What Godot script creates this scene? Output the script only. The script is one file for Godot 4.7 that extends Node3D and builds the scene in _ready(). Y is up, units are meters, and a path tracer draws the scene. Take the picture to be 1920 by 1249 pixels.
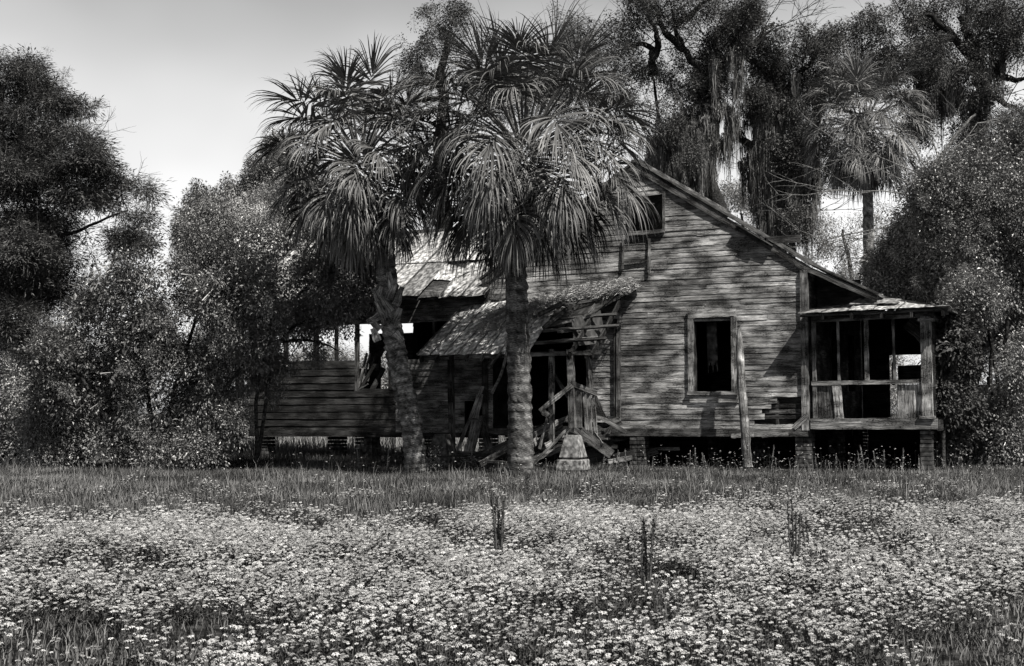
extends Node3D

# ---- helpers ---------------------------------------------------------------
var M := {}
var fn := FastNoiseLite.new()
var fine := FastNoiseLite.new()
var rng := RandomNumberGenerator.new()
const HOUSE_AT := Vector3(2.35, 0, -24)
const HOUSE_TURN := -0.41888

func g(v: float) -> Color:
	return Color(v, v, v)

func rr(a: float, b: float) -> float:
	return rng.randf_range(a, b)

func begin() -> SurfaceTool:
	var st := SurfaceTool.new()
	st.begin(Mesh.PRIMITIVE_TRIANGLES)
	return st

func tri(st: SurfaceTool, a: Vector3, b: Vector3, c: Vector3, n: Vector3, ca: Color, cb: Color, cc: Color, ua := Vector2.ZERO, ub := Vector2.ZERO, uc := Vector2.ZERO) -> void:
	var flip := (b - a).cross(c - a).dot(n) > 0.0
	st.set_normal(n); st.set_color(ca); st.set_uv(ua); st.add_vertex(a)
	if flip:
		st.set_normal(n); st.set_color(cc); st.set_uv(uc); st.add_vertex(c)
		st.set_normal(n); st.set_color(cb); st.set_uv(ub); st.add_vertex(b)
	else:
		st.set_normal(n); st.set_color(cb); st.set_uv(ub); st.add_vertex(b)
		st.set_normal(n); st.set_color(cc); st.set_uv(uc); st.add_vertex(c)

func quad(st: SurfaceTool, a: Vector3, b: Vector3, c: Vector3, d: Vector3, out: Vector3, ca: Color, cb: Color, ua: Vector2, ub: Vector2, uc: Vector2, ud: Vector2) -> void:
	# a-b-c-d round the face; ca at a and d, cb at b and c
	var n := (c - a).cross(d - b)
	if n.length_squared() < 1e-14:
		return
	n = n.normalized()
	if n.dot(out) < 0.0:
		n = -n
	tri(st, a, b, c, n, ca, cb, cb, ua, ub, uc)
	tri(st, a, c, d, n, ca, cb, ca, ua, uc, ud)

func stain(p: Vector3) -> float:
	return clampf(1.0 + 0.7 * fn.get_noise_3dv(p * 0.9) + 0.65 * fn.get_noise_3dv(p * 3.1), 0.3, 2.0)

# a weathered board from a to b; w across (along up), t thick, with slightly uneven edges
func plank_into(st: SurfaceTool, a: Vector3, b: Vector3, w: float, t: float, up: Vector3, tone: float, seg := 4, jag := 0.004, taper := 1.0) -> void:
	var x := (b - a)
	var L := x.length()
	x /= L
	var n := x.cross(up).normalized()
	var y := n.cross(x).normalized()
	var u0 := rr(0, 10)
	var v0 := rr(0, 10)
	var rings := []
	for i in seg + 1:
		var f := float(i) / seg
		var c := a.lerp(b, f)
		var hw := w * 0.5 * lerpf(1.0, taper, f)
		var j1 := rr(-jag, jag)
		var j2 := rr(-jag, jag)
		var bow := n * rr(-jag, jag) * 0.5
		rings.append([c + y * (hw + j1) + n * t * 0.5 + bow, c + y * (hw + j1) - n * t * 0.5 + bow, c - y * (hw + j2) - n * t * 0.5 + bow, c - y * (hw + j2) + n * t * 0.5 + bow, g(tone * stain(c)), f * L * 0.5 + u0])
	var outs := [y, -n, -y, n]
	var size := [t, w, t, w]
	for i in seg:
		var p: Array = rings[i]
		var q: Array = rings[i + 1]
		for k in 4:
			var k2 := (k + 1) % 4
			var va: float = v0 + k * 0.23
			var vb: float = va + size[k] * 2.0
			quad(st, p[k], q[k], q[k2], p[k2], outs[k], p[4], q[4], Vector2(p[5], va), Vector2(q[5], va), Vector2(q[5], vb), Vector2(p[5], vb))
	var e: Array = rings[0]
	var f2: Array = rings[seg]
	quad(st, e[0], e[1], e[2], e[3], -x, e[4] * 0.8, e[4] * 0.8, Vector2(u0, v0), Vector2(u0, v0 + .05), Vector2(u0 + .05, v0 + .05), Vector2(u0 + .05, v0))
	quad(st, f2[0], f2[1], f2[2], f2[3], x, f2[4] * 0.8, f2[4] * 0.8, Vector2(u0, v0), Vector2(u0, v0 + .05), Vector2(u0 + .05, v0 + .05), Vector2(u0 + .05, v0))

func plank(a: Vector3, b: Vector3, w: float, t: float, up: Vector3, tone: float, seg := 4, jag := 0.004, taper := 1.0) -> ArrayMesh:
	var st := begin()
	plank_into(st, a, b, w, t, up, tone, seg, jag, taper)
	return st.commit()

func box_into(st: SurfaceTool, lo: Vector3, hi: Vector3, tone: float) -> void:
	plank_into(st, Vector3(lo.x, (lo.y + hi.y) / 2, (lo.z + hi.z) / 2), Vector3(hi.x, (lo.y + hi.y) / 2, (lo.z + hi.z) / 2), hi.y - lo.y, hi.z - lo.z, Vector3.UP, tone, 2, 0.0)

func tube_into(st: SurfaceTool, pts: Array, radii: Array, sides: int, tone: float, lump := 0.0, mottle := 0.5, bands := []) -> void:
	var prev := []
	var side := Vector3.ZERO
	var along := 0.0
	for i in pts.size():
		var d: Vector3 = (pts[mini(i + 1, pts.size() - 1)] - pts[maxi(i - 1, 0)]).normalized()
		if side == Vector3.ZERO:
			side = d.cross(Vector3(0.31, 0.2, 0.93)).normalized()
		side = (side - d * side.dot(d)).normalized()
		var up := side.cross(d)
		if i > 0:
			along += pts[i].distance_to(pts[i - 1])
		var ring := []
		for k in sides + 1:
			var a := TAU * k / sides
			var n := side * cos(a) + up * sin(a)
			var r: float = radii[i]
			if lump > 0.0:
				r *= 1.0 + lump * fine.get_noise_3dv((pts[i] + n * radii[i]) * 9.0)
			var p: Vector3 = pts[i] + n * r
			var band: float = bands[i] if i < bands.size() else 1.0
			ring.append([p, n, g(tone * band * clampf(1.0 + mottle * 2.0 * fine.get_noise_3dv(p * 6.0), 0.3, 1.9)), Vector2(along * 0.5, float(k) / sides * 0.6)])
		if i > 0:
			for k in sides:
				var p0: Array = prev[k]; var p1: Array = prev[k + 1]; var q0: Array = ring[k]; var q1: Array = ring[k + 1]
				smooth(st, p0, q0, q1)
				smooth(st, p0, q1, p1)
		prev = ring

func smooth(st: SurfaceTool, a: Array, b: Array, c: Array) -> void:
	var n: Vector3 = a[1] + b[1] + c[1]
	var order := [a, b, c]
	if (b[0] - a[0]).cross(c[0] - a[0]).dot(n) > 0.0:
		order = [a, c, b]
	for v in order:
		st.set_normal(v[1]); st.set_color(v[2]); st.set_uv(v[3]); st.add_vertex(v[0])

func tube(pts: Array, radii: Array, sides: int, tone: float, lump := 0.0, mottle := 0.5) -> ArrayMesh:
	var st := begin()
	tube_into(st, pts, radii, sides, tone, lump, mottle)
	return st.commit()

# smooth polyline through points (Catmull-Rom)
func curve(pts: Array, n: int) -> Array:
	var out := []
	for i in pts.size() - 1:
		var p0: Vector3 = pts[maxi(i - 1, 0)]
		var p3: Vector3 = pts[mini(i + 2, pts.size() - 1)]
		for k in n:
			out.append((pts[i] as Vector3).cubic_interpolate(pts[i + 1], p0, p3, float(k) / n))
	out.append(pts[-1])
	return out

func ramp(a: float, b: float, n: int, power := 1.0) -> Array:
	var out := []
	for i in n:
		out.append(lerpf(a, b, pow(float(i) / maxf(n - 1, 1), power)))
	return out

func part(called: String, mesh: Mesh, material: Material, parent: Node3D) -> MeshInstance3D:
	var o := MeshInstance3D.new()
	o.name = called
	o.mesh = mesh
	o.material_override = material
	parent.add_child(o, true)
	return o

func thing(called: String, label: String, category: String, at := Vector3.ZERO, turn := 0.0, group := "") -> Node3D:
	var o := Node3D.new()
	o.name = called
	o.position = at
	o.rotation.y = turn
	add_child(o, true)
	tag(o, label, category, group)
	return o

func tag(o: Node, label: String, category: String, group := "", kind := "") -> Node:
	o.set_meta("label", label)
	if category: o.set_meta("category", category)
	if group: o.set_meta("group", group)
	if kind: o.set_meta("kind", kind)
	return o

func lone(called: String, mesh: Mesh, mat: Material, label: String, category: String, group := "") -> MeshInstance3D:
	var o := part(called, mesh, mat, self)
	tag(o, label, category, group)
	return o

func copies(called: String, mesh: Mesh, mat: Material, where: Array, parent: Node3D, tones := []) -> MultiMeshInstance3D:
	var mm := MultiMesh.new()
	mm.transform_format = MultiMesh.TRANSFORM_3D
	mm.use_colors = not tones.is_empty()
	mm.mesh = mesh
	mm.instance_count = where.size()
	for i in where.size():
		mm.set_instance_transform(i, where[i])
		if not tones.is_empty():
			mm.set_instance_color(i, g(tones[i]))
	var o := MultiMeshInstance3D.new()
	o.name = called
	o.multimesh = mm
	o.material_override = mat
	parent.add_child(o, true)
	o.set_meta("kind", "stuff")
	return o

func ground_h(x: float, z: float) -> float:
	return 0.06 * fn.get_noise_2d(x * 0.25, z * 0.25)

# ---- materials -------------------------------------------------------------
func grain_texture(seed_: int, contrast: float) -> ImageTexture:
	var n := FastNoiseLite.new()
	n.seed = seed_
	n.frequency = 1.0
	n.fractal_octaves = 3
	var img := Image.create_empty(512, 256, false, Image.FORMAT_L8)
	for y in 256:
		for x in 512:
			var mx := absf(x - 256.0)
			var my := absf(y - 128.0)
			var warp := 1.6 * n.get_noise_2d(mx * 0.008, my * 0.03)
			var streak := n.get_noise_2d(mx * 0.0035 + 40.0, my * 0.24 + warp)
			var hair := n.get_noise_2d(mx * 0.012 + 90.0, my * 0.9 + warp)
			var patch := n.get_noise_2d(mx * 0.009 + 7.0, my * 0.035 + 70.0)
			var v := 0.74 + contrast * (0.55 * streak + 0.45 * hair + 0.35 * patch)
			if hair < -0.34: v -= 0.25 * contrast
			img.set_pixel(x, y, g(clampf(v, 0.06, 1.0)))
	return ImageTexture.create_from_image(img)

func blotch_texture(seed_: int, size: int, freq: float, low: float, contrast: float, stretch := 1) -> ImageTexture:
	var n := FastNoiseLite.new()
	n.seed = seed_
	n.frequency = freq
	n.fractal_octaves = 5
	var src := n.get_seamless_image(size, size / stretch, false, false, 0.25, true)
	var img := Image.create_empty(size, size, false, Image.FORMAT_L8)
	for y in size:
		for x in size:
			var v := src.get_pixel(x, y / stretch).r * 2.0 - 1.0
			img.set_pixel(x, y, g(clampf(low + contrast * v * 0.8, 0.05, 1.0)))
	return ImageTexture.create_from_image(img)

func mat(rough: float, spec := 0.4, tex: Texture2D = null, bump: Texture2D = null, height := 0.3, uvs := Vector3.ONE, tri_ := false) -> StandardMaterial3D:
	var m := StandardMaterial3D.new()
	m.albedo_color = Color.WHITE
	m.vertex_color_use_as_albedo = true
	m.roughness = rough
	m.metallic_specular = spec
	if tex: m.albedo_texture = tex
	if bump:
		m.heightmap_enabled = true
		m.heightmap_texture = bump
		m.heightmap_scale = height
	m.uv1_scale = uvs
	if tri_:
		m.uv1_triplanar = true
	return m

# weather stains: dark mould specks, long damp patches and pale lichen
func stain_texture(seed_: int) -> ImageTexture:
	var n := FastNoiseLite.new()
	n.seed = seed_
	n.frequency = 0.012
	n.fractal_octaves = 4
	var big := n.get_seamless_image(512, 512, false, false, 0.2, true)
	n.seed = seed_ + 1
	n.frequency = 0.16
	n.fractal_octaves = 3
	var specks := n.get_seamless_image(512, 512, false, false, 0.2, true)
	var img := Image.create_empty(512, 512, false, Image.FORMAT_L8)
	for y in 512:
		for x in 512:
			var p := big.get_pixel(x, y).r
			var q := specks.get_pixel(x, y).r
			var v := 0.86 - 0.3 * smoothstep(0.42, 0.8, p)
			v -= 0.45 * smoothstep(0.6, 0.72, q) * smoothstep(0.4, 0.65, p)
			v += 0.16 * smoothstep(0.42, 0.25, p) + 0.1 * (q - 0.5)
			img.set_pixel(x, y, g(clampf(v, 0.1, 1.0)))
	return ImageTexture.create_from_image(img)

func make_materials() -> void:
	var wood := grain_texture(3, 0.95)
	var wood2 := grain_texture(11, 0.9)
	M.wood = mat(0.85, 0.3, wood, wood, 0.4)
	M.rough_wood = mat(0.9, 0.25, wood2, wood2, 0.7)
	var stains := stain_texture(15)
	for m in [M.wood, M.rough_wood]:
		m.detail_enabled = true
		m.detail_blend_mode = BaseMaterial3D.BLEND_MODE_MUL
		m.detail_albedo = stains
		m.detail_uv_layer = BaseMaterial3D.DETAIL_UV_2
		m.uv2_triplanar = true
		m.uv2_scale = Vector3(0.26, 0.5, 0.26)
	var rust := blotch_texture(5, 512, 0.02, 0.74, 0.6, 2)
	M.tin = mat(0.55, 0.45, rust, rust, 0.12)
	var bark := blotch_texture(8, 256, 0.045, 0.68, 0.65)
	M.bark = mat(0.95, 0.2, bark, bark, 1.2, Vector3(1.2, 1.2, 1.2), true)
	M.palm_bark = mat(0.9, 0.25, bark, bark, 0.5, Vector3(1.4, 4.5, 1.4), true)
	M.stone = mat(0.92, 0.3, bark, bark, 0.12, Vector3(0.7, 0.7, 0.7), true)
	M.soil = mat(1.0, 0.1, bark, bark, 1.0, Vector3(0.5, 0.5, 0.5), true)
	M.leaf = mat(0.4, 0.55)
	M.leaf.backlight_enabled = true
	M.leaf.backlight = g(0.25)
	M.dull_leaf = mat(0.6, 0.4)
	M.dull_leaf.backlight_enabled = true
	M.dull_leaf.backlight = g(0.3)
	M.frond = mat(0.55, 0.45)
	M.frond.backlight_enabled = true
	M.frond.backlight = g(0.16)
	M.moss = mat(0.95, 0.15)
	M.moss.backlight_enabled = true
	M.moss.backlight = g(0.3)
	M.grass = mat(0.7, 0.35)
	M.grass.backlight_enabled = true
	M.grass.backlight = g(0.3)
	M.petal = mat(0.8, 0.3)
	M.petal.backlight_enabled = true
	M.petal.backlight = g(0.4)

# ---- leaves ----------------------------------------------------------------
func leaf_into(st: SurfaceTool, base: Vector3, dir: Vector3, nrm: Vector3, L: float, w: float, tone: float) -> void:
	var s := dir.cross(nrm).normalized()
	var up := s.cross(dir).normalized()
	var mid := base + dir * L * 0.5 - up * L * 0.04
	var tip := base + dir * L - up * L * 0.16
	var l := base + dir * L * 0.45 + s * w * 0.5 + up * w * 0.18
	var r := base + dir * L * 0.45 - s * w * 0.5 + up * w * 0.18
	var c := g(tone)
	for t in [[base, l, mid], [l, tip, mid], [base, mid, r], [mid, tip, r]]:
		var n: Vector3 = (t[1] - t[0]).cross(t[2] - t[0]).normalized()
		if n.dot(up) < 0.0: n = -n
		tri(st, t[0], t[1], t[2], n, c, c, c)

# a twig with leaves, about one unit across; shape 0 broad, 1 feathery
func leaf_cluster(seed_: int, count: int, L: float, w: float, tone: float, spread: float, feather := false) -> ArrayMesh:
	rng.seed = seed_
	var st := begin()
	for i in count:
		var p := Vector3(rr(-1, 1), rr(-1, 1), rr(-1, 1))
		while p.length() > 1.0:
			p = Vector3(rr(-1, 1), rr(-1, 1), rr(-1, 1))
		p *= spread
		if feather: p.y *= 0.3
		var d := (p.normalized() + Vector3(rr(-.7, .7), rr(-.6, .5), rr(-.7, .7))).normalized()
		if feather: d.y *= 0.3; d = d.normalized()
		var up := Vector3(rr(-.7, .7), 1.0, rr(-.7, .7)).normalized()
		var k := rr(0.5, 1.35)
		leaf_into(st, p, d, up, L * k, w * k * rr(0.8, 1.2), tone * rr(0.4, 1.5))
	# twigs
	for i in 3:
		var e := Vector3(rr(-1, 1), rr(-.6, 1), rr(-1, 1)).normalized() * spread
		var s := e.cross(Vector3(0.3, 0.5, 0.8)).normalized() * 0.006
		var c := g(0.05)
		tri(st, -e * 0.8 + s, -e * 0.8 - s, e, s.cross(e).normalized(), c, c, c)
	return st.commit()

func crown(parent: Node3D, blobs: Array, mesh: Mesh, m: Material, density: float, size: float, seed_: int, gap := -0.12, gap_freq := 1.1, flat := 1.0, called := "crown") -> void:
	rng.seed = seed_
	var where := []
	var tones := []
	for b in blobs:
		var blob_tone := rr(0.7, 1.35)
		var c: Vector3 = b[0]
		var r: float = b[1] * rr(0.85, 1.15)
		var n := int(density * b[2] * (r * r * 3.0 + 0.3))
		for i in n:
			var d := Vector3(rr(-1, 1), rr(-1, 1), rr(-1, 1))
			if d.length() > 1.0 or d.length() < 0.05: continue
			var p := c + d.normalized() * r * pow(d.length(), 0.6) * Vector3(1, flat, 1)
			if p.y < 0.1: continue
			if fn.get_noise_3dv(p * gap_freq) + 0.6 * fn.get_noise_3dv(p * gap_freq * 3.3) + 0.45 * fn.get_noise_3dv(p * 0.42 + Vector3(40, 0, 0)) < gap + 0.03: continue
			if rng.randf() < 0.05 and d.y > -0.3:
				var sd := (d.normalized() + Vector3(rr(-.4, .4), rr(0, .7), rr(-.4, .4))).normalized()
				var q := c + d.normalized() * r * 0.95 * Vector3(1, flat, 1)
				var reach := rr(0.05, 0.16)
				for k in 6:
					q += sd * r * reach
					tones.append(blob_tone * rr(0.7, 1.4))
					where.append(Transform3D(Basis.from_euler(Vector3(rr(-.5, .5), rr(0, TAU), rr(-.5, .5))).scaled(Vector3.ONE * size * (0.8 - 0.08 * k)), q - parent.position))
			var bs := Basis.from_euler(Vector3(rr(-.5, .5), rr(0, TAU), rr(-.5, .5))).scaled(Vector3.ONE * size * rr(0.7, 1.3))
			where.append(Transform3D(bs, p - parent.position))
			tones.append(blob_tone * rr(0.6, 1.4))
	copies(called, mesh, m, where, parent, tones)

func moss_mesh(seed_: int) -> ArrayMesh:
	rng.seed = seed_
	var st := begin()
	for i in 34:
		var x := rr(-0.16, 0.16)
		var z := rr(-0.16, 0.16)
		var L := 0.15 + 0.85 * pow(rng.randf(), 1.6)
		var a := rr(0, PI)
		var s := Vector3(cos(a), 0, sin(a)) * rr(0.008, 0.02)
		var p := Vector3(x, rr(-0.1, 0.05), z)
		var c := g(rr(0.06, 0.18))
		for k in 5:
			var q := Vector3(p.x * 0.86, p.y, p.z * 0.86) + Vector3(rr(-.045, .045), -L / 5.0 * rr(.6, 1.4), rr(-.045, .045))
			var n := (q - p).cross(s).normalized()
			var s2 := s * (0.85 if k < 3 else 0.6)
			tri(st, p + s, p - s, q + s2, n, c, c, c)
			tri(st, p - s, q - s2, q + s2, n, c, c, c)
			p = q
			s = s2
	return st.commit()

func moss(parent: Node3D, spots: Array, seed_: int) -> void:
	# spots: [centre, radius, how many]
	rng.seed = seed_
	var where := []
	for b in spots:
		for i in int(b[2] * 20):
			var p: Vector3 = b[0] + Vector3(rr(-1, 1), rr(-1.2, 1.2), rr(-1, 1)) * b[1] * 1.15
			var L := 0.4 + 2.0 * pow(rng.randf(), 2.0)
			where.append(Transform3D(Basis.from_euler(Vector3(0, rr(0, TAU), 0)).scaled(Vector3(rr(.7, 1.2), L, rr(.7, 1.2))), p - parent.position))
	copies("moss", M.moss_mesh, M.moss, where, parent)

func limb(parent: Node3D, pts: Array, r0: float, r1: float, tone: float, called := "limb") -> void:
	var c := curve(pts, 6)
	for i in c.size():
		c[i] = c[i] - parent.position
		if i > 0 and i < c.size() - 1:
			c[i] += Vector3(fine.get_noise_3dv(c[i] * 2.0), fine.get_noise_3dv(c[i] * 2.0 + Vector3(9, 0, 0)), 0) * r0 * 0.8
	var st := begin()
	tube_into(st, c, ramp(r0, r1, c.size()), 9, tone, 0.12)
	if called == "limb":
		for k in range(c.size() / 3, c.size(), 3):
			var d := Vector3(rr(-1, 1), rr(-.1, 1), rr(-1, 1)).normalized()
			twigs_into(st, c[k], d, clampf(r0 * 13.0, 0.6, 1.9), clampf(r0 * 0.16, 0.006, 0.022), 2, tone)
	part(called, st.commit(), M.bark, parent)

func twigs_into(st: SurfaceTool, p: Vector3, d: Vector3, L: float, r: float, depth: int, tone: float) -> void:
	var pts := [p]
	var q := p
	var dd := d
	for k in 4:
		dd = (dd + Vector3(rr(-.25, .25), rr(-.2, .25), rr(-.25, .25))).normalized()
		q = q + dd * L / 4.0
		pts.append(q)
		if depth > 0 and k > 0:
			for j in (2 if k > 1 else 1):
				var nd := (dd + Vector3(rr(-1, 1), rr(-.7, .8), rr(-1, 1)) * 0.85).normalized()
				twigs_into(st, q, nd, L * rr(0.4, 0.65), r * 0.55, depth - 1, tone)
	tube_into(st, pts, ramp(r, r * 0.4, 5), 4, tone, 0.0, 0.3)

# ---- palms -----------------------------------------------------------------
func frond_mesh(az: float, el: float, pet: float, leaf: float, n: int, droop: float, tone: float) -> ArrayMesh:
	var st := begin()
	var dir := Vector3(cos(el) * cos(az), sin(el), cos(el) * sin(az))
	var p := Vector3.ZERO
	var pts := [p]
	for k in 6:
		dir = (dir + Vector3.DOWN * 0.03 * (1.0 + droop)).normalized()
		p += dir * pet / 6.0
		pts.append(p)
	tube_into(st, pts, ramp(0.026, 0.014, 7), 5, tone * 1.3, 0.0, 0.2)
	var costa := []
	for k in 7:
		costa.append([p, dir])
		dir = (dir + Vector3.DOWN * (0.1 + 0.12 * droop)).normalized()
		p += dir * 0.07
	var side := dir.cross(Vector3.UP)
	if side.length() < 0.15: side = Vector3(-sin(az), 0, cos(az))
	side = side.normalized()
	side = side.rotated(costa[0][1], rr(-0.5, 0.5))
	for i in n:
		var t := float(i) / (n - 1) * 2.0 - 1.0
		var f := (1.0 - absf(t)) * 6.0
		var c: Array = costa[clampi(int(f), 0, 6)]
		var ax: Vector3 = c[1]
		var bn := side.cross(ax).normalized()
		if bn.y < 0.0 and el > -0.3: bn = -bn
		var a := t * 2.3 + rr(-.05, .05)
		var d: Vector3 = (ax * cos(a) + side * sin(a) + bn * (0.22 + rr(-.06, .06))).normalized()
		var q: Vector3 = c[0]
		var L := leaf * (0.62 + 0.4 * cos(t * 1.4)) * rr(0.85, 1.1)
		var w := 0.023 * rr(0.75, 1.2)
		var tw := bn.rotated(d, rr(-0.7, 0.7))
		var col := tone * rr(0.6, 1.5)
		var bend := droop * rr(0.7, 1.4)
		var s := d.cross(tw).normalized() * w * 0.3
		var STEPS := 7
		for k in STEPS:
			var s_along := float(k + 1) / STEPS
			d = (d + Vector3.DOWN * bend * (0.02 + 0.62 * s_along * s_along * s_along) + Vector3(rr(-.06, .06), rr(-.03, .03), rr(-.06, .06))).normalized()
			var q2 := q + d * L / STEPS
			var ww: float = [0.5, 0.55, 0.5, 0.42, 0.32, 0.2, 0.03][k]
			var s2 := d.cross(tw)
			if s2.length() < 0.2: s2 = s
			s2 = s2.normalized() * w * ww
			var nn := s2.cross(q2 - q).normalized()
			if nn.y < 0.0: nn = -nn
			var cc := g(col * (1.0 if k < 4 else 1.25))
			tri(st, q + s, q - s, q2 + s2, nn, cc, cc, cc)
			tri(st, q - s, q2 - s2, q2 + s2, nn, cc, cc, cc)
			q = q2
			s = s2
	return st.commit()

func palm(label: String, path: Array, r0: float, r1: float, heart: Vector3, fronds: int, scale_: float, tone: float, seed_: int, group: String, skirt := 0.0, trunk_tone := 0.17) -> Node3D:
	rng.seed = seed_
	var t := thing("cabbage_palm", label, "palm tree", path[0], 0.0, group)
	var base: Vector3 = path[0]
	var c := curve(path, 26)
	var radii := []
	var n := c.size()
	for i in n:
		var f := float(i) / (n - 1)
		var r := lerpf(r0, r1, f) * (1.0 + 0.24 * exp(-f * 26.0))
		r *= (0.94 if i % 3 == 0 else 1.0) + 0.04 * rr(-1, 1)
		radii.append(r)
		c[i] = c[i] - base
	var bands := []
	for i in n:
		bands.append((0.55 if i % 3 == 0 else 1.0) * rr(0.75, 1.25))
	var tst := begin()
	tube_into(tst, c, radii, 24, trunk_tone, 0.26, 0.9, bands)
	part("trunk", tst.commit(), M.palm_bark, t)
	var hp := heart - base
	for i in fronds:
		var f := (float(i) + 0.5) / fronds
		var az := i * 2.39996 + rr(-.3, .3)
		var el := deg_to_rad(lerpf(80.0, -38.0 - skirt, pow(f, 0.9)) + rr(-9, 9))
		var droop := lerpf(0.45, 1.9, f) * rr(0.75, 1.25)
		var fr := part("frond", frond_mesh(az, el, rr(1.0, 1.5) * scale_ * lerpf(1.0, 0.66, f) * lerpf(0.78, 1.0, smoothstep(0.0, 0.3, f)), rr(0.78, 0.98) * scale_ * lerpf(1.0, 0.82, f), 76, droop, tone * rr(0.8, 1.2) * (0.8 if f > 0.85 else 1.0)), M.frond, t)
		fr.position = hp + Vector3(cos(az), 0, sin(az)) * 0.12 + Vector3.UP * lerpf(0.25, -0.35, f)
	# dead fronds hanging down against the trunk
	for i in 7:
		var az := i * 2.39996 * 1.7 + 0.4
		var fr := part("dead_frond", frond_mesh(az, deg_to_rad(-62.0 + rr(-12, 12)), rr(0.5, 0.9) * scale_, rr(0.5, 0.8) * scale_, 34, 2.2, rr(0.05, 0.22)), M.dull_leaf, t)
		fr.position = hp + Vector3(cos(az), 0, sin(az)) * 0.15 + Vector3.DOWN * 0.4
	# fibre-wrapped old leaf bases at the neck
	var neck: Vector3 = c[n - 1]
	for i in 26:
		var az := i * 2.39996
		var y := -rr(0.0, 0.75)
		var o := Vector3(cos(az), 0, sin(az))
		var p := neck + Vector3.UP * y + o * r1 * 0.9
		part("old_leaf_base", plank(p, p + (o * 0.55 + Vector3.UP * 0.8 + Vector3(-o.z, 0, o.x) * rr(-.7, .7)).normalized() * rr(0.18, 0.34), 0.09, 0.025, Vector3(-o.z, 0.2, o.x), rr(0.06, 0.12), 2, 0.006, 0.6), M.rough_wood, t)
	return t

# ---- walls -----------------------------------------------------------------
func cut(intervals: Array, lo: float, hi: float) -> Array:
	var out := []
	for i in intervals:
		if hi <= i[0] or lo >= i[1]:
			out.append(i)
			continue
		if lo > i[0] + 0.03: out.append([i[0], lo])
		if hi < i[1] - 0.03: out.append([hi, i[1]])
	return out

# lapped boards on a wall: o origin, u along, n outwards; spans(y) gives [s0, s1] at that height; holes [s0, s1, y0, y1]
func clad(parent: Node3D, called: String, o: Vector3, u: Vector3, n: Vector3, y0: float, y1: float, expo: float, spans: Callable, holes: Array, bare: Array, tone: float, sag := 0.0, split := 2.6, backing := 0.05) -> MeshInstance3D:
	var back := begin()
	var rows := int(ceil((y1 - y0) / expo))
	var boards := []
	for k in rows:
		var y := y0 + k * expo
		var top := minf(y + expo, y1)
		var sp: Array = spans.call(y + expo * 0.5)
		if sp[1] - sp[0] < 0.06: continue
		var whole := [sp]
		for h in holes:
			if h[2] < y + expo * 0.5 and h[3] > y + expo * 0.5:
				whole = cut(whole, h[0], h[1])
		for i in whole:
			plank_into(back, o + u * i[0] + Vector3.UP * (y + top) * 0.5 - n * 0.06, o + u * i[1] + Vector3.UP * (y + top) * 0.5 - n * 0.06, top - y, 0.06, Vector3.UP, backing, 1, 0.0)
		for h in bare:
			if h[2] < y + expo * 0.5 and h[3] > y + expo * 0.5:
				whole = cut(whole, h[0] + rr(-.12, .12), h[1])
		for i in whole:
			var a: float = i[0]
			while a < i[1] - 0.02:
				var b := minf(a + split * rr(0.55, 1.5), i[1])
				if i[1] - b < 0.4: b = i[1]
				boards.append([a, b, y, top])
				a = b
	var wall := part(called, back.commit(), M.rough_wood, parent)
	for b in boards:
		var y: float = b[2]
		var h: float = b[3] - y + 0.012
		var lift := rr(-0.004, 0.004)
		var tilt := rr(0.015, 0.12)
		var up := (Vector3.UP - n * tilt).normalized()
		var dy0: float = -sag * maxf(0.0, -b[0])
		var dy1: float = -sag * maxf(0.0, -b[1])
		var mid_y := y + h * 0.5 + lift
		var pa: Vector3 = o + u * (b[0] + 0.002) + Vector3.UP * (mid_y + dy0 + rr(-.006, .006)) + n * 0.006
		var pb: Vector3 = o + u * (b[1] - 0.002) + Vector3.UP * (mid_y + dy1 + rr(-.006, .006)) + n * 0.006
		var bm := begin()
		plank_into(bm, pa, pb, h + rr(0, 0.008), rr(0.006, 0.013), up, tone * rr(0.7, 1.25), 7, 0.005)
		part("board", bm.commit(), M.wood, wall)
	return wall

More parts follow.
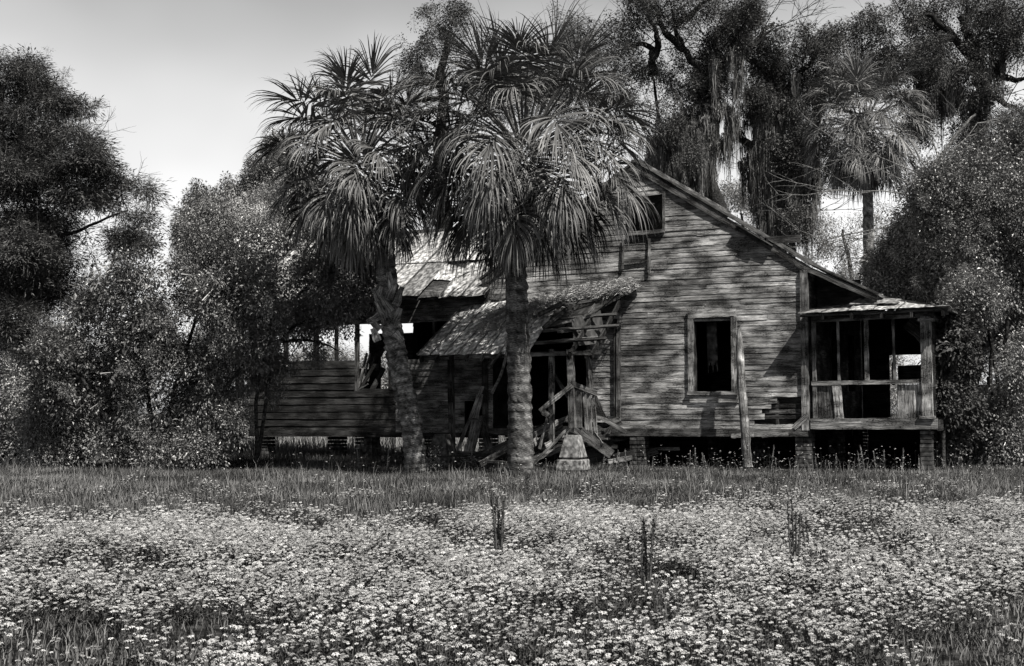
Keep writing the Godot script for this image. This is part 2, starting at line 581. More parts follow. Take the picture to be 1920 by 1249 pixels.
# a ribbed tin sheet from the eave edge (a, b) to the ridge edge (d, c), with a standing seam on its a-d side
func tin_sheet(a: Vector3, b: Vector3, c: Vector3, d: Vector3, tone: float, ragged := 0.0, seam := 0.036) -> ArrayMesh:
	var st := begin()
	var up := (b - a).cross(d - a).normalized()
	if up.y < 0.0: up = -up
	var u0 := rr(0, 9)
	var v0 := rr(0, 9)
	var NX := 4
	var NY := 7
	var grid := []
	for j in NY + 1:
		var row := []
		for i in NX + 1:
			var x := float(i) / NX
			var y := float(j) / NY
			var p := a.lerp(b, x).lerp(d.lerp(c, x), y)
			if j == 0 and ragged > 0.0: p += (a - d).normalized() * rr(-ragged, ragged) + up * rr(-ragged, ragged) * 0.3
			p += up * 0.008 * fine.get_noise_3dv(p * 2.4)
			row.append([p, g(tone * clampf(1.0 + 0.8 * fn.get_noise_3dv(p * 1.3), 0.4, 1.6)), Vector2(u0 + x * a.distance_to(b), v0 + y * a.distance_to(d))])
		grid.append(row)
	for j in NY:
		for i in NX:
			var p: Array = grid[j][i]; var q: Array = grid[j][i + 1]; var r: Array = grid[j + 1][i + 1]; var s: Array = grid[j + 1][i]
			quad(st, p[0], q[0], r[0], s[0], up, p[1], q[1], p[2], q[2], r[2], s[2])
			quad(st, p[0] - up * 0.008, q[0] - up * 0.008, r[0] - up * 0.008, s[0] - up * 0.008, -up, p[1], q[1], p[2], q[2], r[2], s[2])
	for i in NX:
		var p: Array = grid[0][i]; var q: Array = grid[0][i + 1]
		quad(st, p[0], q[0], q[0] - up * 0.008, p[0] - up * 0.008, a - d, p[1], q[1], p[2], q[2], q[2], p[2])
	if seam > 0.0:
		plank_into(st, a + up * seam * 0.5, d + up * seam * 0.5, seam, 0.014, up, tone * 0.3, 3, 0.002)
	return st.commit()

func _ready() -> void:
	var cam := Camera3D.new()
	cam.name = "camera"
	cam.position = Vector3(0, 1.05, 0)
	cam.rotation.x = 0.06055
	cam.fov = 29.17
	cam.near = 0.05
	cam.far = 600.0
	add_child(cam)
	cam.current = true
	var env := Environment.new()
	env.background_mode = Environment.BG_SKY
	var sm := ProceduralSkyMaterial.new()
	sm.sky_top_color = g(0.06)
	sm.sky_horizon_color = g(0.735)
	sm.sky_curve = 0.23
	sm.ground_bottom_color = g(0.25)
	sm.ground_horizon_color = g(0.5)
	sm.sun_angle_max = 1.0
	sm.sky_cover = sky_clouds()
	sm.sky_cover_modulate = Color(1, 1, 1, 1)
	env.sky = Sky.new()
	env.sky.sky_material = sm
	env.tonemap_mode = Environment.TONE_MAPPER_LINEAR
	env.tonemap_exposure = 1.7
	env.sdfgi_enabled = true
	env.ssao_enabled = true
	env.ssil_enabled = true
	var we := WorldEnvironment.new()
	we.name = "world"
	we.environment = env
	add_child(we)
	var sun := DirectionalLight3D.new()
	sun.name = "sun"
	sun.light_energy = 1.6
	sun.light_color = Color(1, 0.985, 0.96)
	sun.light_angular_distance = 0.5
	sun.shadow_enabled = true
	sun.look_at_from_position(Vector3(0.426, 0.95, 0.518) * 50.0, Vector3.ZERO)
	add_child(sun)

	fn.seed = 21; fn.frequency = 0.5; fn.fractal_octaves = 3
	fine.seed = 77; fine.frequency = 1.0; fine.fractal_octaves = 3
	rng.seed = 1
	M.moss_mesh = moss_mesh(5)
	make_materials()
	build_ground()
	build_house()
	build_stoop_debris()
	build_palms()
	build_trees()
	build_field()

func sky_clouds() -> ImageTexture:
	var n := FastNoiseLite.new()
	n.seed = 4
	n.frequency = 1.0
	n.fractal_octaves = 5
	var img := Image.create_empty(512, 256, false, Image.FORMAT_RGBA8)
	for y_row in 256:
		var up := PI / 2.0 - PI * (y_row + 0.5) / 256.0
		for x in 512:
			var a := TAU * x / 512.0
			var d := Vector3(cos(up) * cos(a), sin(up) * 2.2, cos(up) * sin(a))
			var y := sin(up)
			var haze := 0.23 * smoothstep(0.0, 0.09, y) * (1.0 - smoothstep(0.18, 0.4, y)) + 0.05 * n.get_noise_3dv(d * 6.0) * smoothstep(0.05, 0.2, y)
			var puff := clampf(n.get_noise_3dv(d * 2.4) * 1.6, 0.0, 1.0) * 0.16 * smoothstep(0.0, 0.2, y)
			img.set_pixel(x, y_row, Color(1, 1, 1, clampf(haze + puff, 0.0, 1.0)))
	return ImageTexture.create_from_image(img)

func build_ground() -> void:
	var st := begin()
	var xs := []
	for i in 61: xs.append(-30.0 + i)
	var zs := []
	for i in 71: zs.append(5.0 - i)
	xs = [-400.0, -120.0, -60.0] + xs + [60.0, 120.0, 400.0]
	zs = [60.0, 20.0] + zs + [-90.0, -150.0, -450.0]
	for j in zs.size() - 1:
		for i in xs.size() - 1:
			var c := []
			for k in [[0, 0], [1, 0], [1, 1], [0, 1]]:
				var x: float = xs[i + k[0]]
				var z: float = zs[j + k[1]]
				c.append([Vector3(x, ground_h(x, z), z), Vector3.UP, g(0.055 * stain(Vector3(x, 0, z) * 0.6)), Vector2(x, z)])
			smooth(st, c[0], c[1], c[2])
			smooth(st, c[0], c[2], c[3])
	var o := part("ground", st.commit(), M.soil, self)
	tag(o, "uneven grassy field running back past the house to the trees", "ground", "", "structure")

# ---- the house -------------------------------------------------------------
func V(x: float, y: float, z: float) -> Vector3:
	return Vector3(x, y, z)

func board(called: String, parent: Node3D, a: Vector3, b: Vector3, w: float, t: float, up: Vector3, tone: float, rough := false, seg := 4) -> MeshInstance3D:
	return part(called, plank(a, b, w, t, up, tone, seg, 0.005 if rough else 0.003), M.rough_wood if rough else M.wood, parent)

func gable(y: float) -> Array:
	if y < 3.62: return [-3.17, 3.17]
	var k := (5.66 - y) / 0.648
	return [-k, k]

func build_house() -> void:
	rng.seed = 100
	var h := thing("abandoned_house", "derelict clapboard house on brick piers with tin roofs, empty windows and a collapsed stoop", "house", HOUSE_AT, HOUSE_TURN)
	var X := Vector3.RIGHT
	var Z := Vector3.BACK
	var Y := Vector3.UP
	# gable front
	var win := [1.1, 1.81, 1.4, 2.73]
	var attic := [-0.1, 0.53, 4.42, 5.12]
	var door := [-2.98, -0.95, 0.62, 2.72]
	var sidelight := [-0.95, -0.4, 0.7, 2.76]
	var wall := clad(h, "gable_wall", V(0, 0, 0), X, Z, 0.69, 5.7, 0.1, gable, [win, attic, door, sidelight], [[2.45, 3.17, 0.9, 1.26], [2.1, 3.17, 0.78, 0.9]], 0.56, 0.012)
	# exposed lath and sheathing behind the missing boards
	for k in 3:
		board("lath", wall, V(2.3 + 0.1 * k, 0.93 + 0.1 * k, -0.012), V(3.12, 0.94 + 0.1 * k, -0.012), 0.07, 0.012, Y, 0.06 + 0.1 * float(k == 1), true, 5)
	board("stud", wall, V(2.62, 0.8, -0.02), V(2.62, 1.24, -0.02), 0.06, 0.02, X, 0.09, true, 2)
	board("broken_board", wall, V(2.1, 1.2, 0.01), V(2.62, 1.225, 0.01), 0.09, 0.016, Y, 0.42, true, 5)
	# sill beam and corner boards
	board("sill_beam", h, V(-3.17, 0.63, 0.0), V(3.17, 0.66, 0.0), 0.14, 0.1, Y, 0.20, true, 10)
	board("corner_board", h, V(3.13, 0.7, 0.04), V(3.13, 3.55, 0.04), 0.13, 0.028, X, 0.38, false, 6)
	board("corner_board", h, V(3.185, 0.7, -0.02), V(3.185, 3.55, -0.02), 0.1, 0.028, Z, 0.32, false, 6)
	board("corner_brace", h, V(2.92, 0.74, 0.05), V(3.16, 0.96, 0.05), 0.1, 0.02, Y, 0.36, true, 2)
	board("corner_board", h, V(-3.13, 0.7, 0.04), V(-3.13, 3.55, 0.04), 0.12, 0.028, X, 0.15, false, 6)
	# front window
	var w := board("window", h, V(1.0, 2.82, 0.045), V(1.9, 2.84, 0.045), 0.15, 0.024, Y, 0.95, false, 5)
	board("frame", w, V(1.05, 1.36, 0.04), V(1.05, 2.74, 0.04), 0.11, 0.024, X, 0.55, false, 5)
	board("frame", w, V(1.86, 1.36, 0.04), V(1.86, 2.74, 0.04), 0.11, 0.024, X, 0.58, false, 5)
	board("sill", w, V(0.98, 1.37, 0.048), V(1.93, 1.36, 0.048), 0.06, 0.045, Y, 0.42, false, 5)
	board("apron", w, V(1.02, 1.26, 0.035), V(1.92, 1.26, 0.035), 0.12, 0.022, Y, 0.46, false, 5)
	for s in [[1.1, 0.0], [1.81, 0.0]]:
		board("reveal", w, V(s[0], 1.4, -0.06), V(s[0], 2.73, -0.06), 0.16, 0.02, Z, 0.1, true, 3)
	board("reveal", w, V(1.1, 2.735, -0.06), V(1.81, 2.735, -0.06), 0.16, 0.02, Z, 0.1, true, 3)
	var cst := begin()
	for k in 9:
		var x0 := 1.2 + k * 0.022
		var x1 := x0 + 0.022
		var z0 := -0.5 + 0.012 * sin(k * 0.9)
		var z1 := -0.5 + 0.012 * sin((k + 1) * 0.9)
		var low := 1.75 + 0.2 * absf(sin(k * 0.8))
		quad(cst, V(x0, 2.7, z0), V(x1, 2.7, z1), V(x1 + .02, low, z1), V(x0 + .02, low, z0), Z, g(0.16), g(0.16), Vector2.ZERO, Vector2.ONE, Vector2.ONE, Vector2.ZERO)
	part("torn_curtain", cst.commit(), M.soil, w)
	# attic window and the little boarded hatch below it
	var aw := board("attic_window", h, V(-0.14, 4.38, 0.04), V(0.56, 4.4, 0.04), 0.07, 0.04, Y, 0.36, false, 3)
	board("frame", aw, V(0.55, 4.42, 0.035), V(0.55, 5.14, 0.035), 0.05, 0.024, X, 0.31, false, 3)
	board("frame", aw, V(-0.12, 4.42, 0.035), V(-0.12, 5.14, 0.035), 0.05, 0.024, X, 0.31, false, 3)
	board("loose_slat", aw, V(0.02, 5.02, -0.03), V(0.36, 4.93, 0.02), 0.03, 0.015, Y, 0.3, true, 2)
	var hatch := board("boarded_hatch", h, V(-0.27, 3.85, 0.045), V(0.27, 3.87, 0.035), 0.045, 0.022, Y, 0.3, false, 3)
	board("frame", hatch, V(-0.26, 3.72, 0.045), V(-0.26, 4.28, 0.035), 0.04, 0.02, X, 0.35, false, 3)
	board("frame", hatch, V(0.26, 3.62, 0.045), V(0.26, 4.28, 0.035), 0.045, 0.02, X, 0.6, false, 3)
	# boarded doorway beside the stoop
	var bd := clad(h, "boarded_doorway", V(0, 0, -0.01), X, Z, 0.84, 2.76, 0.106, func(_y): return [-0.95, -0.42], [], [], 0.6, 0.0, 4.0)
	board("header", bd, V(-0.86, 2.96, 0.05), V(-0.3, 2.97, 0.05), 0.38, 0.026, Y, 0.5, false, 4)
	board("jamb", bd, V(-0.36, 0.84, 0.05), V(-0.34, 2.77, 0.05), 0.085, 0.03, X, 0.41, false, 6)
	board("jamb", bd, V(-0.44, 0.84, 0.035), V(-0.43, 2.77, 0.035), 0.03, 0.03, X, 0.17, false, 4)
	board("jamb", bd, V(-0.97, 0.7, 0.03), V(-0.97, 2.74, 0.03), 0.07, 0.03, X, 0.27, false, 5)
	# long flashing board over the stoop roof
	board("flashing_board", h, V(-2.25, 3.3, 0.07), V(0.1, 3.42, 0.07), 0.13, 0.03, Y, 0.42, true, 8)
	board("flashing_board", h, V(-2.95, 3.28, 0.06), V(-2.5, 3.3, 0.06), 0.1, 0.03, Y, 0.34, true, 4)
	# other walls, floor and ceiling
	var right := clad(h, "side_wall", V(3.17, 0, 0), V(0, 0, -1), X, 0.69, 3.6, 0.15, func(_y): return [0.05, 6.6], [[2.2, 3.1, 0.7, 2.7], [4.3, 5.1, 1.4, 2.7]], [], 0.26)
	board("door_casing", right, V(3.2, 0.72, -2.15), V(3.2, 2.75, -2.15), 0.1, 0.03, Z, 0.1)
	board("door_casing", right, V(3.2, 0.72, -3.15), V(3.2, 2.75, -3.15), 0.1, 0.03, Z, 0.1)
	var shell := begin()  # deep indoor shade put into the colour: surfaces kept near black
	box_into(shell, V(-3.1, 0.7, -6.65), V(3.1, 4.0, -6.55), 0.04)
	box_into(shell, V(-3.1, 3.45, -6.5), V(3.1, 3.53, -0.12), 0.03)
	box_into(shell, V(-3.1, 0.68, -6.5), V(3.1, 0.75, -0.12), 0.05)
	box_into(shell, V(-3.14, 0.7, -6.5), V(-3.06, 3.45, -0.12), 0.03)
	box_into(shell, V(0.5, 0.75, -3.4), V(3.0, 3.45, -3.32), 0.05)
	part("inner_walls", shell.commit(), M.rough_wood, h)
	var under := begin()
	for k in 7:
		box_into(under, V(-3.0, 0.52, -0.7 - k * 0.9), V(3.1, 0.67, -0.6 - k * 0.9), 0.04)
	part("floor_joists", under.commit(), M.rough_wood, h)
	for q in [[-3.1, 3.1, -6.5], [3.3, 5.3, -6.0]]:
		clad(h, "added_rear_skirt", V(0, 0, q[2]), X, Z, -0.05, 0.68, 0.15, func(_y): return [q[0], q[1]], [], [], 0.05, 0.0, 2.6, 0.02)  # added boards at the back, blocking the bright ground to darken the crawlspace
	build_main_roof(h)
	build_side_porch(h)
	build_wing(h)
	build_stoop(h)
	# piers of brick
	var spots := [[-0.0, -0.1, 0.29, 0], [3.08, -0.15, 0.3, 0], [5.16, -0.12, 0.2, 0], [-8.45, -0.15, 0.34, 1], [-5.95, -0.2, 0.42, 1], [-7.1, -0.9, 0.32, 1], [-6.9, -4.7, 0.3, 1], [-4.6, -4.7, 0.3, 1], [-3.2, -0.25, 0.3, 1], [1.6, -3.0, 0.3, 0], [-1.6, -3.0, 0.3, 0], [3.1, -3.2, 0.3, 0], [3.1, -6.4, 0.3, 0], [5.16, -3.0, 0.25, 0], [5.16, -5.9, 0.25, 0], [-0.2, -6.3, 0.3, 0], [-3.0, -3.2, 0.3, 0], [-8.45, -4.7, 0.3, 1]]
	for s in spots:
		var st := begin()
		var top := 0.6 if s[3] == 1 else 0.7
		var y := -0.1
		var row := 0
		while y < top - 0.01:
			var nb := int(round(s[2] / 0.14))
			for k in nb:
				var bw: float = s[2] / nb
				var x0: float = s[0] - s[2] * 0.5 + bw * k + rr(0, .008)
				box_into(st, V(x0, y + 0.006, s[1] - 0.16 + rr(-.006, .006)), V(x0 + bw - 0.008, y + 0.068, s[1] + 0.14 + rr(-.008, .008)), rr(0.06, 0.15))
			y += 0.074
			row += 1
		part("brick_pier", st.commit(), M.stone, h)

func build_main_roof(h: Node3D) -> void:
	rng.seed = 140
	var roof := board("main_roof", h, V(0.0, 5.76, 0.05), V(0.0, 5.76, -6.85), 0.16, 0.05, Vector3.RIGHT, 0.3, false, 6)
	var z := 0.055
	for k in 12:
		var z1 := z - 0.6
		# right slope down to the wall, then the flatter run over the side porch
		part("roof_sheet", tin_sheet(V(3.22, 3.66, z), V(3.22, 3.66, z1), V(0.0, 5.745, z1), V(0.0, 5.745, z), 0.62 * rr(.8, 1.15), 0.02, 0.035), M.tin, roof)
		part("roof_sheet", tin_sheet(V(4.42, 3.06, z), V(4.42, 3.06, z1), V(3.2, 3.675, z1), V(3.2, 3.675, z), 0.55 * rr(.8, 1.15), 0.03), M.tin, roof)
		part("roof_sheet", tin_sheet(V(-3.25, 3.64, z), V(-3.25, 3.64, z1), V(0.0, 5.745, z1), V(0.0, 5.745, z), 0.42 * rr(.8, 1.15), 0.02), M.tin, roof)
		z = z1
	# rakes: a board and the sheathing ends under the tin
	board("rake_board", roof, V(0.0, 5.64, 0.03), V(3.2, 3.57, 0.03), 0.12, 0.03, Vector3.UP, 0.24, true, 9)
	board("rake_board", roof, V(3.2, 3.57, 0.03), V(4.4, 2.98, 0.03), 0.1, 0.03, Vector3.UP, 0.14, true, 6)
	board("rake_board", roof, V(0.0, 5.64, 0.03), V(-3.2, 3.57, 0.03), 0.12, 0.03, Vector3.UP, 0.21, true, 9)
	for k in 15:
		var f := (k + 0.5) / 15.0
		var x := 3.25 * f
		var y := 5.69 - 0.648 * x
		board("sheathing_end", roof, V(x, y, (0.13 if x > 2.05 and x < 2.7 else 0.03) + rr(-.02, .02)), V(x, y, -0.4), 0.262, 0.022, Vector3(1, -0.65, 0), 0.2, true, 2)
	# dark infill between gable corner and the porch roof
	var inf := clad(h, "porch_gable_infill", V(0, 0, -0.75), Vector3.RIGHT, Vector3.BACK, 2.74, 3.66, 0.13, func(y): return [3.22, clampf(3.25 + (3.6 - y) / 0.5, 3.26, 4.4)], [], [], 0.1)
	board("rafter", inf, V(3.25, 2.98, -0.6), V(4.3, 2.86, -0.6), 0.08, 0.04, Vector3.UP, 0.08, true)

func build_side_porch(h: Node3D) -> void:
	rng.seed = 160
	var Y := Vector3.UP
	var X := Vector3.RIGHT
	var Z := Vector3.BACK
	# floor and its pale edge beam
	var fl := board("porch_floor", h, V(3.22, 0.815, 0.03), V(5.36, 0.83, 0.03), 0.19, 0.08, Y, 0.44, true, 8)
	for k in 16:
		var x := 3.28 + k * 0.13
		if k in [7, 11]: continue
		board("floorboard", fl, V(x, 0.88, 0.0), V(x, 0.88, -6.1), 0.122, 0.025, X, 0.13, true, 3)
	board("skirt_board", fl, V(5.34, 0.8, 0.0), V(5.34, 0.8, -6.1), 0.18, 0.05, Y, 0.1, true, 5)
	# posts
	var cp := board("corner_post", h, V(5.2, 0.92, 0.0), V(5.19, 2.66, 0.0), 0.17, 0.15, X, 0.54, true, 8)
	board("post_cap", cp, V(5.07, 2.6, 0.0), V(5.33, 2.6, 0.0), 0.06, 0.2, Y, 0.48, true, 2)
	board("post_foot", cp, V(5.06, 0.94, 0.01), V(5.32, 0.94, 0.01), 0.05, 0.2, Y, 0.58, true, 2)
	board("half_post", h, V(3.3, 0.92, 0.0), V(3.29, 2.66, 0.0), 0.07, 0.09, X, 0.34, false, 6)
	for s in [[3.72, 0.045, 0.34], [4.2, 0.075, 0.38], [4.66, 0.045, 0.2]]:
		board("screen_stud", h, V(s[0], 1.58, 0.0), V(s[0] - 0.01, 2.64, 0.0), s[1], 0.05, X, s[2], false, 5)
	board("top_beam", h, V(3.25, 2.66, 0.0), V(5.34, 2.7, 0.0), 0.1, 0.1, Y, 0.32, false, 6)
	# rail and the boarding below it
	var rail := board("rail", h, V(3.24, 1.53, 0.02), V(5.12, 1.55, 0.02), 0.075, 0.07, Y, 0.36, true, 8)
	var x := 3.3
	for k in 5:
		board("panel_board", rail, V(x, 0.92, 0.01), V(x, 1.5, 0.01), 0.094, 0.018, X, [0.3, 0.2, 0.27, 0.24, 0.3][k], true, 4)
		x += 0.098
	board("panel_board", rail, V(3.72, 0.9, 0.03), V(3.68, 1.5, 0.04), 0.15, 0.018, X, 0.75, true, 4)
	x = 4.74
	for k in 5:
		board("panel_board", rail, V(x, 0.92, 0.01), V(x, 1.5, 0.01), 0.088, 0.018, X, [0.55, 0.62, 0.5, 0.7, 0.65][k], true, 4)
		x += 0.092
	# far end of the porch with its light openings
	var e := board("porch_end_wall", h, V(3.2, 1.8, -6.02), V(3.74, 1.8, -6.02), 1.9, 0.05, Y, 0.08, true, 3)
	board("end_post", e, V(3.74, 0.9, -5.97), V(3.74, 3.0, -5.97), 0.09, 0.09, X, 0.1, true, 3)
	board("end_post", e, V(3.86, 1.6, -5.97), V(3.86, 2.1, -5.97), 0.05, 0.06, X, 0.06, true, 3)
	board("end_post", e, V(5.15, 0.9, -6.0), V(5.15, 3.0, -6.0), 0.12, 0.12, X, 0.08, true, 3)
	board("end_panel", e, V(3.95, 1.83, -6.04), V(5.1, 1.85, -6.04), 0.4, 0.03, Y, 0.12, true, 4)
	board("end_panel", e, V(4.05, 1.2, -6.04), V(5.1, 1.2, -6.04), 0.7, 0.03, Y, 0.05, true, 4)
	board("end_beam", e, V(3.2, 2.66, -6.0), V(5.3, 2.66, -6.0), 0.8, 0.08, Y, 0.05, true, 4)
	# outer side
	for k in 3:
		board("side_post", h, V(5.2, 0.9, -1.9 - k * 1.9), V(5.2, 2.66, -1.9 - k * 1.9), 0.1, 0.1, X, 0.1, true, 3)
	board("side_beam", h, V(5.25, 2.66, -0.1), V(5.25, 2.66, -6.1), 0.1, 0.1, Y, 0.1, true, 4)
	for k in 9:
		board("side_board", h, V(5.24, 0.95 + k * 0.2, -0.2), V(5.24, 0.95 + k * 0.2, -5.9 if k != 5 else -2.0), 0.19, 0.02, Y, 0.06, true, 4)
	# ceiling boards fallen loose inside
	board("hanging_ceiling_board", h, V(4.75, 2.66, -1.2), V(5.3, 2.2, -1.3), 0.3, 0.02, V(0.3, 1, 0.5), 0.22, true, 4)
	board("hanging_ceiling_board", h, V(4.85, 2.45, -1.5), V(5.05, 2.2, -1.5), 0.12, 0.02, V(0, 1, 0.6), 0.4, true, 3)
	# front slope of tin, the torn sheet at its left
	var roof := board("porch_roof", h, V(3.1, 2.72, 0.24), V(5.62, 2.75, 0.24), 0.05, 0.04, Y, 0.22, true, 8)
	var eave := [3.08, 3.5, 3.95, 4.38, 4.8, 5.22, 5.62]
	var apex := V(4.38, 3.06, -0.85)
	var ridge_r := V(5.62, 2.79, -0.2)
	for k in 6:
		var a := V(eave[k], 2.755 + 0.01 * k, 0.36)
		var b := V(eave[k + 1], 2.765 + 0.01 * k, 0.36)
		var top := func(s: float) -> Vector3:
			if s < 4.38: return V(lerpf(3.6, 4.38, (s - 3.08) / 1.3), 3.0 + 0.06 * (s - 3.08) / 1.3, -0.85)
			return apex.lerp(ridge_r, (s - 4.38) / 1.24)
		var lift := 0.09 if k == 2 else 0.0
		part("roof_sheet", tin_sheet(a, b, top.call(eave[k + 1]) + V(0, lift, 0), top.call(eave[k]) + V(0, lift, 0), [0.3, 0.4, 0.7, 0.75, 0.8, 0.75][k], 0.02, 0.02), M.tin, roof)  # shade on the left sheets is put into their darker tones
	part("torn_sheet", tin_sheet(V(3.92, 2.93, 0.05), V(4.7, 2.9, 0.0), V(4.75, 3.02, -0.5), V(4.0, 3.06, -0.55), 0.4, 0.05, 0.0), M.tin, roof)
	for k in 5:
		board("rafter_end", roof, V(3.5 + k * 0.5, 2.68, 0.34), V(3.5 + k * 0.5, 2.78, -0.6), 0.09, 0.045, Y, 0.22 if k == 2 or k == 3 else 0.12, true, 2)
	# right slope behind the hip
	for k in 9:
		var z := -0.25 - k * 0.65
		part("roof_sheet", tin_sheet(V(5.62, 2.77, z), V(5.62, 2.77, z - 0.65), V(4.4, 3.07, z - 0.65), V(4.4, 3.07, minf(z, -0.85)), 0.36 * rr(.8, 1.15), 0.02), M.tin, roof)

func build_wing(h: Node3D) -> void:
	rng.seed = 180
	var Y := Vector3.UP
	var X := Vector3.RIGHT
	var Z := Vector3.BACK
	var top := func(y: float) -> Array: return [-8.73, -3.22]
	clad(h, "wing_front_wall", V(0, 0, 0), X, Z, 0.58, 2.08, 0.15, func(_y): return [-8.73, -5.16], [[-6.12, -5.3, 1.5, 2.2]], [], 0.075, 0.0, 3.2, 0.03)  # left half: shade of bush and palm put into the dark board tone
	clad(h, "wing_front_wall", V(0, 0, 0), X, Z, 0.58, 2.08, 0.13, func(_y): return [-5.16, -3.22], [[-5.2, -5.16, 1.5, 2.2], [-3.6, -3.2, 0.5, 1.2]], [], 0.4, 0.0, 2.2, 0.03)  # right half: board tone raised to offset the shade under the stoop roof
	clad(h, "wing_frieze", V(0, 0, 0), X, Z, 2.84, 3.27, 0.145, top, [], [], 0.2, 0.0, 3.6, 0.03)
	board("wing_sill", h, V(-8.73, 0.55, 0.0), V(-3.2, 0.57, 0.0), 0.1, 0.12, Y, 0.08, true, 8)
	for s in [[-8.68, 0.58, 3.2, .1], [-7.85, 2.08, 2.85, .08], [-7.1, 2.08, 2.85, 0.1], [-6.6, 2.08, 2.85, 0.05], [-6.1, 1.45, 2.85, 0.07], [-5.28, 1.5, 2.85, 0.12], [-4.3, 2.05, 2.85, 0.05]]:
		board("wing_post", h, V(s[0], s[1], -0.03), V(s[0], s[2], -0.03), s[3], 0.08, X, 0.2 if s[0] == -6.1 else 0.12, true, 4)  # post at the wall gap coloured lighter as if sunlit
	# left end, back wall with openings, partition, floor
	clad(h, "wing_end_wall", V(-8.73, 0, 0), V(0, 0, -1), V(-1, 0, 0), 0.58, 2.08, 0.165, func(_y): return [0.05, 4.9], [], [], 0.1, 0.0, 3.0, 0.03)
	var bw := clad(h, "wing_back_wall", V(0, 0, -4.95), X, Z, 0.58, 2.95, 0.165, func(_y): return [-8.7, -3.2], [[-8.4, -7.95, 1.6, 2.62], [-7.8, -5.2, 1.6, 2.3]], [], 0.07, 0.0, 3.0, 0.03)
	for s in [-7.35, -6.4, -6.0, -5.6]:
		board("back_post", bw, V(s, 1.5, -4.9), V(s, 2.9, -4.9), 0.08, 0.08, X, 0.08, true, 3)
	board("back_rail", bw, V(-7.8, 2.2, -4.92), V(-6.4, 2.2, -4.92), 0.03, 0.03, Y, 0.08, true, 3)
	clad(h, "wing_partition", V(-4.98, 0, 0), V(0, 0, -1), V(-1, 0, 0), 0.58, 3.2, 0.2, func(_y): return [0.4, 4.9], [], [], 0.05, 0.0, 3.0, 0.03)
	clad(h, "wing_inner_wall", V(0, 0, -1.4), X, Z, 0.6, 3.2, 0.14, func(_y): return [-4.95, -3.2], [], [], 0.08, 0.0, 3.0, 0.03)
	var sh := begin()
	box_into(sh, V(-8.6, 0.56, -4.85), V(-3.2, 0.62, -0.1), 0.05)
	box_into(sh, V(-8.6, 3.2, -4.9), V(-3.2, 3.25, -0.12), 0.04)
	part("wing_floor", sh.commit(), M.rough_wood, h)
	# splintered boards sticking up in the gap of the wall
	var gap := board("broken_slat", h, Vector3(-6.117, 1.481, -0.1), Vector3(-5.995, 2.249, -0.25), 0.05, 0.018, X, 0.34, true, 3)
	for s in [[Vector3(-6.07, 1.481, -0.15), Vector3(-5.947, 2.239, -0.3), 0.045, 0.34], [Vector3(-5.877, 1.655, -0.1), Vector3(-5.774, 2.176, -0.2), 0.03, 0.3], [Vector3(-6.037, 1.479, -0.05), Vector3(-5.534, 2.371, -0.2), 0.08, 0.05], [Vector3(-6.045, 1.479, 0), Vector3(-5.817, 1.598, 0), 0.03, 0.3], [Vector3(-5.786, 1.468, -0.1), Vector3(-5.614, 1.934, -0.3), 0.12, 0.1]]:
		board("broken_slat", gap, s[0], s[1], s[2], 0.018, X, s[3], true, 3)
	# tin roof
	var roof := board("wing_roof", h, V(-9.0, 5.1, -2.6), V(-3.0, 5.1, -2.6), 0.06, 0.16, Y, 0.3, false, 6)
	var E := func(s: float) -> Vector3: return V(s, 3.36, 0.3)
	var R := func(s: float) -> Vector3: return V(s, 5.1, -2.6)
	var s := -9.0
	var k := 0
	while s < -3.1:
		var s1 := minf(s + 0.5, -3.02)
		var a: Vector3 = E.call(s); var b: Vector3 = E.call(s1); var c: Vector3 = R.call(s1); var d: Vector3 = R.call(s)
		var m0 := a.lerp(d, 0.47); var m1 := b.lerp(c, 0.47)
		var tone := 0.55 * rr(0.65, 1.2)
		if k == 9:   # the lost sheet: bare sheathing shows
			part("sheathing", tin_sheet(a - V(0, .05, 0), b - V(0, .05, 0), m1 - V(0, .05, 0), m0 - V(0, .05, 0), 0.16, 0.02, 0.0), M.rough_wood, roof)
		elif k > 9:
			var dr := V(0, -0.05, 0.04)
			part("roof_sheet", tin_sheet(a + dr, b + dr, m1.lerp(b, 0.05) + V(0, -.02, 0), m0.lerp(a, 0.05) + V(0, -.02, 0), tone * 0.95, 0.05), M.tin, roof)
		else:
			part("roof_sheet", tin_sheet(a, b, m1, m0, tone * (0.55 if k == 8 else 1.0), 0.035), M.tin, roof)
		part("roof_sheet", tin_sheet(m0 + V(0, .012, 0.03), m1 + V(0, .012, 0.03), c, d, tone * 1.05, 0.01), M.tin, roof)
		part("roof_sheet", tin_sheet(V(s, 3.36, -5.5), V(s1, 3.36, -5.5), c, d, tone, 0.03), M.tin, roof)
		s = s1
		k += 1
	# the bright sheet bent up over the gap, and the grey sheets lying across
	part("bent_sheet", tin_sheet(Vector3(-4.514, 3.749, -0.35), Vector3(-4.06, 3.703, -0.3), Vector3(-3.748, 3.927, -0.6), Vector3(-4.488, 4.125, -0.9), 1.0, 0.02, 0.0), M.tin, roof)
	part("cross_sheet", tin_sheet(Vector3(-4.139, 4.063, -1), Vector3(-3.138, 4.204, -1), Vector3(-3.302, 4.56, -1.5), Vector3(-4.336, 4.432, -1.5), 0.26, 0.01, 0.0), M.tin, roof)
	part("cross_sheet", tin_sheet(Vector3(-4.09, 3.983, -0.9), Vector3(-3.094, 4.054, -0.85), Vector3(-3.159, 4.238, -1.1), Vector3(-4.139, 4.107, -1.1), 0.5, 0.03, 0.0), M.tin, roof)
	board("eave_board", roof, V(-9.0, 3.3, 0.22), V(-3.05, 3.3, 0.22), 0.08, 0.025, Y, 0.1, true, 9)
	board("roof_edge_board", roof, V(-3.06, 3.3, 0.28), V(-3.06, 4.9, -2.4), 0.1, 0.03, Y, 0.1, true, 6)

